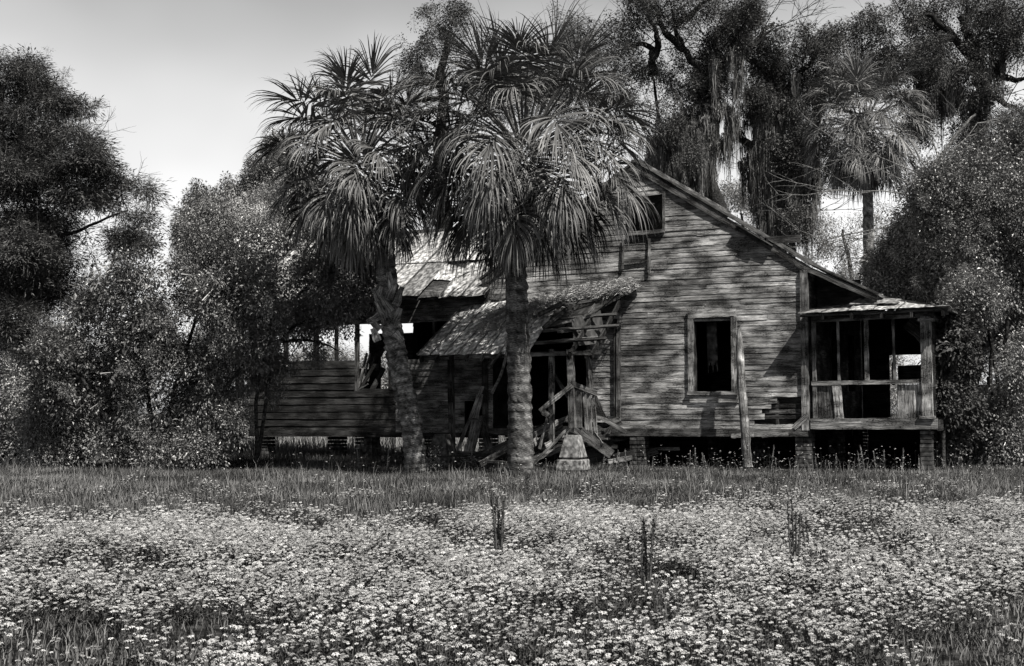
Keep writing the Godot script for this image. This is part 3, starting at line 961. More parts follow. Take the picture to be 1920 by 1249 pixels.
func build_stoop(h: Node3D) -> void:
	rng.seed = 200
	var Y := Vector3.UP
	var X := Vector3.RIGHT
	var roof := board("stoop_roof", h, V(-3.6, 2.02, 1.84), V(-0.05, 2.07, 1.84), 0.08, 0.06, Y, 0.22, true, 10)
	var n := 8
	for k in n:
		var s0 := -3.64 + k * 0.28
		var s1 := s0 + 0.28
		var y0 := 3.12 + 0.09 * (s0 + 3.62)
		var y1 := 3.12 + 0.09 * (s1 + 3.62)
		part("roof_sheet", tin_sheet(V(s0, 2.08, 1.93), V(s1, 2.08, 1.93), V(s1, y1, 0.05), V(s0, y0, 0.05), (0.85 if k > 0 else 0.4) * rr(.85, 1.1), 0.02, 0.022), M.tin, roof)
	for k in 9:
		var s := -3.55 + k * (0.31 if k < 7 else 0.42)
		var yt := 3.04 + 0.09 * (s + 3.62)
		board("rafter", roof, V(s, 1.98, 1.97), V(s, yt, 0.03), 0.09, 0.045, Y, 0.3 if k in [1, 3, 4] else 0.07, true, 3)
	for q in [[0.16, -0.1], [0.36, 0.02], [0.55, -0.15]]:
		var z: float = lerpf(1.9, 0.05, q[0])
		var y: float = lerpf(2.08, 3.3, q[0])
		board("purlin", roof, V(-1.75, y - 0.02, z), V(q[1] + 0.06, y + 0.05, z), 0.08, 0.03, V(0, 1, -1.6), 0.15, true, 6)
	# torn sheets still hanging at the right end and along the wall
	part("torn_sheet", tin_sheet(V(-1.4, 2.55, 1.15), V(-0.7, 2.66, 1.0), V(-0.2, 3.36, 0.12), V(-1.4, 3.28, 0.1), 0.07, 0.06, 0.0), M.tin, roof)
	part("torn_sheet", tin_sheet(V(-0.75, 2.98, 0.55), V(-0.2, 3.17, 0.3), V(0.1, 3.38, 0.08), V(-0.7, 3.3, 0.1), 0.12, 0.05, 0.0), M.tin, roof)
	part("hanging_sheet", tin_sheet(Vector3(-0.769, 2.225, 1.3), Vector3(-0.36, 2.284, 0.7), Vector3(-0.519, 2.955, 0.6), Vector3(-0.848, 2.698, 1.2), 0.05, 0.02, 0.0), M.tin, roof)
	board("splintered_lath", roof, Vector3(-0.783, 2.814, 0.6), Vector3(0.193, 3.381, 0.3), 0.04, 0.015, Y, 0.45, true, 5)
	board("splintered_lath", roof, Vector3(-0.591, 2.821, 1), Vector3(-0.492, 2.991, 0.9), 0.07, 0.02, Y, 0.48, true, 3)
	board("splintered_lath", roof, Vector3(-1.304, 2.979, 0.9), Vector3(-0.555, 3.133, 0.5), 0.05, 0.02, Y, 0.28, true, 3)
	for q in [[Vector3(-1.118, 2.653, 1.1), Vector3(-0.483, 2.805, 0.9), 0.05, 0.4], [Vector3(-1.09, 2.484, 1.3), Vector3(-0.364, 2.541, 1), 0.055, 0.42], [Vector3(-1.021, 2.293, 1.6), Vector3(-0.323, 2.374, 1.2), 0.05, 0.4], [Vector3(-1.5, 2.815, 1.2), Vector3(-1.13, 3.07, 0.8), 0.09, 0.12], [Vector3(-1.332, 2.543, 1.4), Vector3(-1.088, 2.949, 0.8), 0.08, 0.1], [Vector3(-1.052, 2.599, 1), Vector3(-1.01, 2.954, 0.7), 0.05, 0.2]]:
		board("splintered_lath", roof, q[0], q[1], q[2], 0.02, Y, q[3], true, 5)
	# posts and what is left of the railing
	board("stoop_post", h, Vector3(-3.16, 2.065, 1.5), Vector3(-3.121, 0.238, 1.5), 0.1, 0.09, X, 0.14, true, 6)
	board("stoop_post", h, Vector3(-1.022, 2.142, 1.75), Vector3(-1.015, 0.483, 1.75), 0.085, 0.08, X, 0.39, true, 6)
	board("stoop_post", h, Vector3(-0.63, 2.131, 1.84), Vector3(-0.583, 0.751, 1.84), 0.11, 0.1, X, 0.33, true, 6)
	board("stoop_post", h, Vector3(-0.604, 2.157, 1), Vector3(-0.535, 1.34, 1), 0.06, 0.06, X, 0.36, true, 6)
	board("stoop_post", h, Vector3(-0.694, 2.163, 0.9), Vector3(-0.613, 1.537, 0.9), 0.05, 0.05, X, 0.15, true, 6)
	board("post_brace", h, Vector3(-1.013, 1.715, 1.7), Vector3(-0.686, 1.285, 1.78), 0.07, 0.03, X, 0.18, true, 3)
	var rail := board("stoop_railing", h, Vector3(-0.598, 1.527, 1.9), Vector3(-0.315, 1.354, 1.4), 0.09, 0.07, Y, 0.20, true, 4)
	board("stair_rail", rail, Vector3(-1.062, 1.041, 2.2), Vector3(-0.578, 1.499, 1.9), 0.08, 0.05, Y, 0.36, true, 5)
	var xs := [1072, 1081, 1089, 1097, 1104, 1111]
	for s in [[Vector3(-0.624, 1.491, 1.86), Vector3(-0.616, 0.769, 1.86), 0.09, 0.17], [Vector3(-0.574, 1.482, 1.78), Vector3(-0.567, 0.759, 1.78), 0.1, 0.26], [Vector3(-0.514, 1.445, 1.7), Vector3(-0.507, 0.749, 1.7), 0.085, 0.28], [Vector3(-0.462, 1.399, 1.6), Vector3(-0.407, 0.711, 1.62), 0.07, 0.4], [Vector3(-0.401, 1.353, 1.52), Vector3(-0.366, 0.626, 1.54), 0.075, 0.42], [Vector3(-0.351, 1.316, 1.44), Vector3(-0.295, 0.634, 1.46), 0.06, 0.34]]:
		board("railing_board", rail, s[0], s[1], s[2], 0.018, X, s[3] * 1.5, true, 5)

# ---- loose boards and the stoop wreck --------------------------------------
func fallen(label: String, a: Vector3, b: Vector3, w: float, t: float, up: Vector3, tone: float, group := "", called := "fallen_plank") -> void:
	lone(called, plank(a, b, w, t, up, tone * 1.5, 6, 0.006), M.rough_wood, label, "plank", group)

func build_stoop_debris() -> void:
	rng.seed = 240
	var Y := Vector3.UP
	var X := Vector3(0.91, 0, 0.41)
	var Z := Vector3(-0.41, 0, 0.91)
	# two concrete footings
	for s in [[Vector3(1.073, 0.091, -22.489), 0.62, "pale tapered concrete footing standing under the right stoop post, on a wider base", 0.34], [Vector3(-1.279, 0.056, -23.536), 0.6, "dark tapered concrete footing standing alone under the left corner of the stoop roof", 0.12]]:
		var t := thing("concrete_footing", s[2], "footing", Vector3(s[0].x, 0.0, s[0].z), HOUSE_TURN, "tapered concrete footings of the stoop")
		for lv in [[0.22, 0.27, 0.2, 0.62, 0.13], [0.0, 0.21, 0.22, 0.2, 0.19]]:
			var st := begin()
			var lo: float = lv[0]
			var hi: float = lv[3]
			var wl := 0.19 if lo > 0.1 else 0.23
			var wh := 0.115 if lo > 0.1 else 0.22
			var ring := func(y: float, w: float) -> Array: return [V(-w, y, -w), V(w, y, -w), V(w, y, w), V(-w, y, w)]
			var lv_y := [lo, lo + 0.02, hi - 0.02, hi]
			var lv_w := [wl - 0.015, wl, wh, wh - 0.015]
			for k in 3:
				var p: Array = ring.call(lv_y[k], lv_w[k])
				var q: Array = ring.call(lv_y[k + 1], lv_w[k + 1])
				for e in 4:
					quad(st, p[e], p[(e + 1) % 4], q[(e + 1) % 4], q[e], p[e] + p[(e + 1) % 4] - V(0, p[e].y * 2, 0), g(s[3]), g(s[3] * 1.1), Vector2.ZERO, Vector2.ONE, Vector2.ONE, Vector2.ZERO)
			var tq: Array = ring.call(hi, lv_w[3])
			quad(st, tq[0], tq[1], tq[2], tq[3], Y, g(s[3] * 1.3), g(s[3] * 1.3), Vector2.ZERO, Vector2.ONE, Vector2.ONE, Vector2.ZERO)
			part("block" if lo > 0.1 else "base", st.commit(), M.stone, t)
	var heap := "broken planks heaped where the stoop floor fell in"
	fallen("long thin grey plank leaning steeply into the dark doorway, left of the straight palm trunk", Vector3(-1.02, 0.299, -23.859), Vector3(-0.567, 1.513, -24.751), 0.06, 0.03, X, 0.5, heap)
	fallen("wide pale plank leaning in the doorway, beside the long thin leaning plank", Vector3(-0.82, 0.281, -24.098), Vector3(-0.619, 1.359, -24.774), 0.13, 0.025, X, 0.46, heap)
	fallen("split pale plank leaning in the doorway behind the wide pale one", Vector3(-0.746, 0.285, -24.284), Vector3(-0.584, 0.948, -24.65), 0.08, 0.025, X, 0.34, heap)
	fallen("short cross cleat nailed over the leaning planks in the doorway", Vector3(-0.805, 0.889, -24.201), Vector3(-0.612, 0.87, -24.114), 0.06, 0.025, Y, 0.28, heap)
	fallen("thin plank lying level on the ground from the left doorway to the straight palm trunk", Vector3(-1.01, 0.279, -23.854), Vector3(-0.217, 0.234, -23.72), 0.06, 0.04, Y, 0.13, heap)
	fallen("upper of two long planks sloping up to the left side of the straight palm trunk", Vector3(-0.898, 0.086, -23.038), Vector3(-0.049, 0.469, -23.755), 0.1, 0.03, Y, 0.14, heap)
	fallen("lower of two long planks sloping up to the left side of the straight palm trunk", Vector3(-0.567, 0.097, -22.781), Vector3(-0.029, 0.393, -23.308), 0.11, 0.035, Y, 0.2, heap)
	fallen("dark plank sloping behind the left side of the straight palm trunk", Vector3(-0.537, 0.095, -23.534), Vector3(-0.02, 0.305, -23.961), 0.09, 0.03, Y, 0.1, heap)
	fallen("topmost pale plank of the heap, sloping from the palm trunk up to the railing", Vector3(0.308, 0.627, -23.158), Vector3(1.054, 0.933, -23.482), 0.08, 0.03, Y, 0.24, heap)
	fallen("second plank of the heap, just under the topmost pale one", Vector3(0.324, 0.575, -22.932), Vector3(0.835, 0.846, -23.361), 0.09, 0.03, Y, 0.28, heap)
	fallen("grey plank of the heap crossing behind the slim stoop post", Vector3(0.456, 0.481, -22.873), Vector3(0.92, 0.786, -23.542), 0.08, 0.03, Y, 0.18, heap)
	fallen("short dark plank low in the heap beside the palm trunk", Vector3(0.386, 0.318, -23.233), Vector3(0.687, 0.54, -23.646), 0.1, 0.03, Y, 0.09, heap)
	fallen("thin round pole sloping from the palm foot up to the concrete footing", Vector3(0.371, 0.124, -22.363), Vector3(0.988, 0.74, -22.636), 0.045, 0.045, Y, 0.15, heap)
	fallen("wide dark beam sloping down to the right from the concrete footing", Vector3(1.094, 0.768, -22.698), Vector3(1.756, 0.272, -22.623), 0.17, 0.06, Y, 0.11, heap)
	fallen("pale plank sticking out level to the right below the boarded doorway", Vector3(1.479, 0.943, -23.403), Vector3(2.153, 0.796, -23.541), 0.07, 0.03, Y, 0.2, heap)
	fallen("pale plank slanting down to the right across the heap below the boarded doorway", Vector3(1.641, 0.896, -23.221), Vector3(2.067, 0.666, -23.141), 0.06, 0.03, Y, 0.28, heap)
	fallen("short dark prop slanting under the planks right of the railing", Vector3(1.825, 0.779, -23.358), Vector3(1.703, 0.528, -23.303), 0.07, 0.03, X, 0.1, heap)
	fallen("short pale stick hanging from the lower end of the railing boards", Vector3(1.465, 0.654, -22.752), Vector3(1.594, 0.46, -22.585), 0.04, 0.025, Y, 0.32, heap)
	fallen("dark broken board standing on end behind the railing, against the boarded doorway", Vector3(1.494, 1.295, -23.615), Vector3(1.664, 0.894, -23.539), 0.16, 0.025, X, 0.07, heap)
	fallen("dark plank in the middle of the heap right of the railing", Vector3(1.412, 0.681, -23.433), Vector3(1.964, 0.903, -23.624), 0.08, 0.03, Y, 0.1, heap)
	fallen("dark plank low in the heap right of the railing", Vector3(1.527, 0.587, -23.272), Vector3(2.002, 0.836, -23.498), 0.07, 0.03, Y, 0.08, heap)
	fallen("small square board scrap wedged beside the slim stoop post", Vector3(0.539, 1.031, -22.727), Vector3(0.661, 0.956, -22.727), 0.1, 0.02, Y, 0.2, heap)
	for k in 14:
		var a := Vector3(0.251, 0.399, -24.168) + Vector3(rr(0, 2.0), rr(-.35, .3), rr(-.4, .4))
		fallen("dark splintered board buried in the heap under the stoop", a, a + Vector3(rr(0.5, 1.0), rr(-.25, .25), rr(-.2, .4)), rr(.05, .12), 0.025, Y, rr(0.06, 0.14), "splintered boards buried under the stoop")
	fallen("pale splintered plank low across the front of the heap beside the straight palm trunk", Vector3(0.336, 0.193, -22.489), Vector3(0.875, 0.367, -22.905), 0.09, 0.03, Y, 0.2, heap)
	fallen("short pale plank end poking out of the heap toward the concrete footing", Vector3(0.585, 0.429, -22.706), Vector3(0.973, 0.65, -22.971), 0.08, 0.03, Y, 0.26, heap)
	fallen("narrow grey lath tipped up against the slim stoop post", Vector3(0.491, 0.371, -22.748), Vector3(0.704, 1.221, -22.872), 0.045, 0.02, X, 0.2, heap)
	fallen("long grey plank running back into the dark behind the heap", Vector3(0.393, 0.697, -23.667), Vector3(1.446, 0.998, -24.84), 0.1, 0.03, Y, 0.14, heap)
	fallen("pale lath lying across the planks left of the straight palm trunk", Vector3(-0.77, 0.166, -23.2), Vector3(-0.094, 0.134, -22.57), 0.05, 0.025, Y, 0.26, heap)
	fallen("board slumped from the left doorway down to the ground", Vector3(-0.563, 0.743, -24.64), Vector3(-0.34, 0.118, -23.446), 0.14, 0.03, X, 0.12, heap)
	fallen("pale broken plank in the grass right of the wide dark beam", Vector3(1.66, 0.166, -22.227), Vector3(2.098, 0.231, -22.47), 0.08, 0.03, Y, 0.26, heap)
	# elsewhere
	fallen("pale broken board end under the house behind the leaning post", Vector3(3.965, 0.588, -23.226), Vector3(4.34, 0.62, -23.059), 0.08, 0.03, Y, 0.45)
	fallen("long pale board lying under the house between the leaning post and the corner pier", Vector3(4.47, 0.593, -22.946), Vector3(4.897, 0.644, -22.756), 0.06, 0.03, Y, 0.4)
	fallen("grey stick lying in the grass in front of the dark wing", Vector3(-3.226, -0.08, -25.497), Vector3(-2.773, 0.004, -25.515), 0.05, 0.04, Y, 0.18)
	fallen("pale flat board scrap in the grass between the two palms", Vector3(-1.164, -0.02, -22.281), Vector3(-0.807, 0.006, -22.122), 0.09, 0.02, Z, 0.4)
	fallen("smaller pale board scrap in the grass left of the straight palm", Vector3(-0.933, -0.046, -22.068), Vector3(-0.618, -0.012, -21.928), 0.06, 0.02, Z, 0.36)
	fallen("dark board lying across the right slope of the main roof", Vector3(4.57, 4.098, -22.902), Vector3(5.309, 4.22, -23.449), 0.14, 0.03, Y, 0.06, "", "roof_board")
	# leaning weathered post
	var lp := curve([Vector3(4.143, 0.058, -22.599), Vector3(4.116, 0.768, -22.666), Vector3(4.074, 1.714, -22.794), Vector3(4.074, 2.549, -22.904)], 8)
	var lst := begin()
	tube_into(lst, lp, [0.085, 0.085, 0.083, 0.08, 0.08, 0.082, 0.08, 0.08, 0.082, 0.085, 0.08, 0.078, 0.076, 0.076, 0.075, 0.075, 0.075, 0.075, 0.073, 0.07, 0.065, 0.055, 0.045, 0.032, 0.015], 10, 0.55, 0.25, 0.6)
	lone("leaning_post", lst.commit(), M.rough_wood, "rough grey split post leaning against the house beside the front window", "post")
	# leaf litter on the stoop roof
	var st := begin()
	for k in 14:
		var p := V(rr(-.1, .1), rr(0, .05), rr(-.1, .1))
		var d := V(rr(-1, 1), rr(-.35, .35), rr(-1, 1)).normalized() * rr(0.08, 0.2)
		var s := d.cross(V(rr(-1, 1), 1, rr(-1, 1))).normalized() * rr(0.004, 0.01)
		var c := g(rr(0.1, 0.5))
		tri(st, p - s, p + s, p + d, s.cross(d).normalized(), c, c, c)
	var litter_mesh := st.commit()
	var where := []
	var basis := Basis(Y, HOUSE_TURN)
	for k in 2400:
		var s := rr(-2.7, 0.05)
		var t := rr(0.0, 1.0)
		var centre := lerpf(0.5, 0.88, clampf((s + 2.7) / 1.6, 0, 1))
		if absf(t - centre) > lerpf(0.3, 0.12, clampf((s + 2.7) / 1.6, 0, 1)) * rr(0.4, 1.1): continue
		var base := V(s, lerpf(2.1, 3.14 + 0.09 * (s + 3.62), t) + 0.02 + rr(0, .12) * (1.0 - absf(t - centre) * 3.0), lerpf(1.93, 0.08, t))
		where.append(Transform3D(basis * Basis(Y, rr(0, TAU)), HOUSE_AT + basis * base))
	var lit := copies("leaf_litter", litter_mesh, M.dull_leaf, where, self)
	tag(lit, "matted dead pine straw and twigs heaped on the broken stoop roof", "leaf litter", "", "stuff")
	# dead branches hanging off the stoop roof
	lone("hanging_branch", tube(curve([Vector3(-0.029, 2.502, -22.925), Vector3(-0.095, 2.096, -22.845), Vector3(-0.19, 1.715, -22.832), Vector3(-0.361, 1.354, -22.854)], 6), ramp(0.022, 0.03, 19), 7, 0.22, 0.3), M.bark, "long bare dead branch hanging off the stoop roof left of the straight palm", "branch")
	lone("hanging_stick", tube([Vector3(-0.191, 2.101, -22.942), Vector3(-0.306, 1.957, -22.939), Vector3(-0.421, 1.813, -22.935)], [0.025, 0.028, 0.03], 6, 0.2, 0.2), M.bark, "short straight stick poking down from the stoop eave beside the long hanging branch", "branch")
	for b in [[Vector3(-0.53, 2.156, -23.093), Vector3(0.247, 3.16, -23.623), "thin dead twig lying up the slope of the stoop roof, behind the palm trunk"], [Vector3(1.186, 3.102, -23.642), Vector3(1.677, 3.422, -23.862), "dark twig standing out of the litter on the stoop roof near the wall"], [Vector3(1.04, 2.979, -23.707), Vector3(1.104, 3.185, -23.788), "little upright twig in the litter right of the palm trunk"]]:
		lone("dead_twig", tube([b[0], b[0].lerp(b[1], 0.5) + Vector3(0.02, 0.03, 0), b[1]], [0.012, 0.01, 0.005], 5, 0.2), M.bark, b[2], "twig")

# ---- palms -----------------------------------------------------------------
func build_palms() -> void:
	var near := "fan palms with shaggy crowns"
	palm("straight-trunked fan palm with a wide shaggy crown standing in front of the stoop", [Vector3(0.144, 0, -21.6), Vector3(0.135, 1.14, -21.6), Vector3(0.09, 2.581, -21.6), Vector3(0.063, 4.125, -21.6), Vector3(0.145, 4.994, -21.6)], 0.215, 0.165, Vector3(0.2, 5.425, -21.6), 84, 1.2, 0.088, 51, near, 0.0, 0.22)
	var b := palm("leaning fan palm with curled pale leaf bases on its trunk, before the dark wing", [Vector3(-1.654, 0, -22.3), Vector3(-1.761, 0.865, -22.3), Vector3(-1.97, 1.792, -22.3), Vector3(-2.143, 2.817, -22.3), Vector3(-2.243, 3.848, -22.3), Vector3(-2.492, 4.791, -22.3)], 0.19, 0.17, Vector3(-2.665, 5.377, -22.3), 72, 0.9, 0.082, 52, near, 4.0, 0.3)
	rng.seed = 260
	# curled pale bases of old fronds round the middle of the leaning trunk
	for s in [[706,560,10,-22],[716,575,-16,-34],[732,585,-20,-30],[722,600,-18,-36],[735,610,16,-32],[712,618,-20,-20],[728,560,14,-36],[742,572,12,-34],[715,590,-26,16],[740,625,16,16],[708,640,-10,-24],[736,550,-8,-40]]:
		var d := 22.3 - 0.19
		var p0: Vector3 = Vector3((s[0] - 960) * d / 2400.0, 1.05 + (770 - s[1]) * d / 2400.0, -d)
		var p1: Vector3 = p0 + Vector3(s[2], -s[3], 0) * d / 2400.0 + Vector3(0, 0, rr(0.02, 0.1))
		var f := part("pale_leaf_base", plank(p0 - b.position, p1 - b.position, 0.15, 0.02, Vector3((p1 - p0).y, -(p1 - p0).x, 0.02), rr(0.6, 0.85), 4, 0.012, 0.5), M.rough_wood, b)
	palm("grey-trunked fan palm with a round crown behind the right end of the house", [Vector3(11.200, 0, -40), Vector3(11.194, 3.885, -40), Vector3(11.217, 7.252, -40), Vector3(11.179, 8.948, -40)], 0.2, 0.15, Vector3(11.076, 9.885, -40), 76, 1.12, 0.11, 53, near, 8.0, 0.4)

func trunk_pts(x: float, z: float, h: float, lean := 0.0) -> Array:
	return [Vector3(x, -0.1, z), Vector3(x + lean * 0.4, h * 0.5, z), Vector3(x + lean, h, z)]

func build_trees() -> void:
	var broad := leaf_cluster(1, 46, 0.056, 0.027, 0.13, 0.21)
	var airy := leaf_cluster(2, 46, 0.055, 0.024, 0.36, 0.25)
	var far := leaf_cluster(3, 40, 0.105, 0.045, 0.075, 0.35)
	var pale := leaf_cluster(4, 36, 0.1, 0.042, 0.22, 0.36)
	var feather := leaf_cluster(5, 40, 0.1, 0.02, 0.075, 0.34, true)
	var vine := leaf_cluster(6, 18, 0.09, 0.05, 0.05, 0.2)
	var large := leaf_cluster(7, 16, 0.1, 0.048, 0.16, 0.26)
	var B1 := 0.07
	# ---- left side
	var t := thing("feathery_tree", "tall dark tree with feathery drooping sprays at the left edge of the field", "tree", Vector3(-8.415, 0, -18.799))
	t.position = Vector3(-11.2, 0, -26)
	limb(t, [Vector3(-11.2, -0.1, -26), Vector3(-10.996, 3.984, -26), Vector3(-10.724, 6.184, -26), Vector3(-10.658, 7.96, -26)], 0.3, 0.08, B1, "trunk")
	for l in [[Vector3(-10.98, 3.329, -26), Vector3(-9.806, 4.313, -26), Vector3(-8.835, 4.752, -26), Vector3(-7.86, 5.136, -26)], [Vector3(-10.811, 5.301, -26), Vector3(-9.849, 6.184, -26), Vector3(-9.092, 6.626, -26)], [Vector3(-10.833, 6.184, -26), Vector3(-10.203, 7.292, -26), Vector3(-9.777, 7.848, -26)], [Vector3(-8.794, 2.784, -26),Vector3(-8.479, 3.329, -26),Vector3(-8.218, 3.875, -26),Vector3(-8.117, 4.313, -26)]]:
		limb(t, l, 0.07, 0.015, B1)
	crown(t, [
		[Vector3(-10.492, 7.885, -26.14), 0.76, 1.3],
		[Vector3(-10.296, 7.641, -26.509), 0.66, 1.2],
		[Vector3(-10.412, 6.769, -26.144), 0.87, 1.3],
		[Vector3(-9.863, 6.913, -26.291), 0.66, 1],
		[Vector3(-9.445, 6.143, -25.793), 0.75, 1],
		[Vector3(-9.989, 5.611, -25.275), 0.84, 1.3],
		[Vector3(-9.011, 5.762, -25.509), 0.64, 1],
		[Vector3(-10.019, 4.706, -25.681), 0.86, 1.2],
		[Vector3(-9.36, 5.07, -25.925), 0.65, 1],
		[Vector3(-8.593, 5.285, -25.249), 0.53, 1],
		[Vector3(-8.623, 5.41, -26.663), 0.50, 1],
		[Vector3(-8.142, 5.196, -26.383), 0.42, 0.8],
		[Vector3(-7.429, 4.837, -25.108), 0.27, 0.6],
		[Vector3(-8.385, 5.998, -25.061), 0.42, 0.7],
		[Vector3(-8.572, 6.49, -25.117), 0.38, 0.6],
		[Vector3(-9.14, 7.336, -26.419), 0.31, 0.5],
		[Vector3(-8.778, 6.575, -26.553), 0.24, 0.5],
		[Vector3(-9.629, 3.72, -25.562), 0.75, 1],
		[Vector3(-9.052, 4.316, -26.023), 0.65, 1],
		[Vector3(-8.545, 4.595, -26.469), 0.50, 1],
		[Vector3(-7.897, 4.246, -25.465), 0.37, 0.7],
		[Vector3(-7.92, 4.613, -26.605), 0.28, 0.5],
		[Vector3(-9.733, 2.826, -25.057), 0.73, 1],
		[Vector3(-9.453, 3.244, -26.296), 0.66, 1],
		[Vector3(-8.802, 3.592, -26.466), 0.44, 0.7],
		[Vector3(-8.51, 3.397, -26.781), 0.33, 0.5],
		[Vector3(-10.563, 8.453, -26.57), 0.44, 1],
		[Vector3(-9.7, 7.928, -25.073), 0.31, 0.7],
		[Vector3(-10.942, 6.183, -25.997), 0.97, 1],
		[Vector3(-11.032, 4.023, -26.346), 0.99, 1],
		[Vector3(-9.55, 2.491, -26.614), 0.55, 0.7],
		[Vector3(-9.315, 7.395, -25.965), 0.26, 0.5],
		[Vector3(-7.461, 5.444, -25.547), 0.26, 0.5],
		[Vector3(-8.121, 5.774, -25.577), 0.32, 0.5],
		[Vector3(-9.693, 4.1, -25.147), 0.73, 1],
		[Vector3(-9.811, 3.832, -26.637), 0.67, 1],
		[Vector3(-10.205, 3.543, -25.953), 0.76, 1],
		[Vector3(-9.555, 4.441, -25.32), 0.63, 1],
		[Vector3(-9.579, 4.875, -26.864), 0.56, 1],
		[Vector3(-7.955, 5.618, -25.924), 0.32, 0.6],
		[Vector3(-7.682, 4.696, -25.613), 0.28, 0.6],
		[Vector3(-7.707, 5.374, -26.789), 0.18, 0.5],
		[Vector3(-9.436, 2.62, -25.113), 0.52, 1],
		[Vector3(-8.924, 2.445, -25.768), 0.39, 0.6]], feather, M.dull_leaf, 230, 1.0, 301, -0.06, 1.1, 0.5)
	t = thing("shadowy_bush", "dark low bush under the feathery tree at the left edge of the field", "bush", Vector3(-10.2, 0, -25.2))
	limb(t, [Vector3(-10.2, 0, -25.2), Vector3(-9.854, 1.155, -25.2), Vector3(-9.662, 1.889, -25.2)], 0.05, 0.02, B1, "stem")
	crown(t, [
		[Vector3(-9.886, 1.785, -25.243), 0.53, 1],
		[Vector3(-9.302, 1.36, -24.832), 0.52, 1],
		[Vector3(-9.873, 0.843, -25.001), 0.63, 1],
		[Vector3(-9.375, 0.53, -25.076), 0.52, 1],
		[Vector3(-8.746, 0.136, -24.507), 0.41, 1],
		[Vector3(-9.791, -0.001, -25.377), 0.53, 1],
		[Vector3(-9.305, 1.904, -25.664), 0.43, 1],
		[Vector3(-10.061, 2.424, -25.381), 0.38, 0.7],
		[Vector3(-10.461, 0.946, -25.158), 0.63, 1],
		[Vector3(-9.387, 2.195, -25.009), 0.31, 0.7]], airy, M.dull_leaf, 300, 1.0, 316, -0.1, 1.3)
	t = thing("glossy_shrub", "big dense glossy shrub left of the house, reaching to the grass", "shrub", Vector3(-6.5, 0, -23.6))
	for l in [[Vector3(-6.5, 0, -23.6), Vector3(-6.785, 1.737, -23.6), Vector3(-7.105, 3.118, -23.6)], [Vector3(-6.5, 0, -23.6), Vector3(-6.139, 1.536, -23.4), Vector3(-5.675, 3.101, -23.4)], [Vector3(-6.4, 0, -23.5), Vector3(-5.405, 1.146, -23.2), Vector3(-4.646, 2.209, -23.2)], [Vector3(-6.6, 0, -23.5), Vector3(-7.528, 1.146, -23.2), Vector3(-8.033, 2.209, -23.2)]]:
		limb(t, l, 0.06, 0.02, B1, "stem")
	crown(t, [
		[Vector3(-8.253, 1.54, -23.592), 0.59, 1],
		[Vector3(-7.761, 2.341, -23.845), 0.70, 1],
		[Vector3(-7.817, 1.149, -23.784), 0.69, 1],
		[Vector3(-6.866, 3.077, -23.129), 0.67, 1],
		[Vector3(-6.653, 2.109, -23.118), 0.77, 1],
		[Vector3(-6.872, 0.952, -23.609), 0.79, 1],
		[Vector3(-6.942, 0.386, -22.905), 0.57, 1],
		[Vector3(-6.139, 3.287, -23.294), 0.58, 1],
		[Vector3(-5.89, 2.496, -23.129), 0.77, 1],
		[Vector3(-5.923, 1.535, -23.316), 0.78, 1],
		[Vector3(-6.15, 0.654, -23.873), 0.80, 1],
		[Vector3(-6.496, 3.703, -23.506), 0.44, 1],
		[Vector3(-5.162, 3.054, -22.865), 0.57, 1],
		[Vector3(-5.108, 2.325, -23.539), 0.69, 1],
		[Vector3(-5.548, 1.347, -23.801), 0.60, 1],
		[Vector3(-5.561, 0.563, -23.489), 0.49, 1],
		[Vector3(-4.566, 2.664, -22.776), 0.43, 1],
		[Vector3(-8.605, 0.85, -24.071), 0.55, 1],
		[Vector3(-8.185, 0.263, -23.759), 0.45, 1],
		[Vector3(-6.398, 0.179, -23.36), 0.49, 1],
		[Vector3(-5.619, 0.289, -22.947), 0.48, 1],
		[Vector3(-8.354, 2.104, -23.025), 0.34, 0.7],
		[Vector3(-5.13, 0.763, -23.073), 0.33, 1],
		[Vector3(-7.517, 3.123, -23.657), 0.49, 1],
		[Vector3(-7, 3.617, -22.744), 0.33, 0.7],
		[Vector3(-5.694, 3.892, -23.431), 0.44, 1],
		[Vector3(-6.436, 4.118, -22.912), 0.25, 0.7],
		[Vector3(-4.882, 3.534, -22.866), 0.38, 1]], broad, M.leaf, 330, 1.0, 302, -0.1, 1.5)
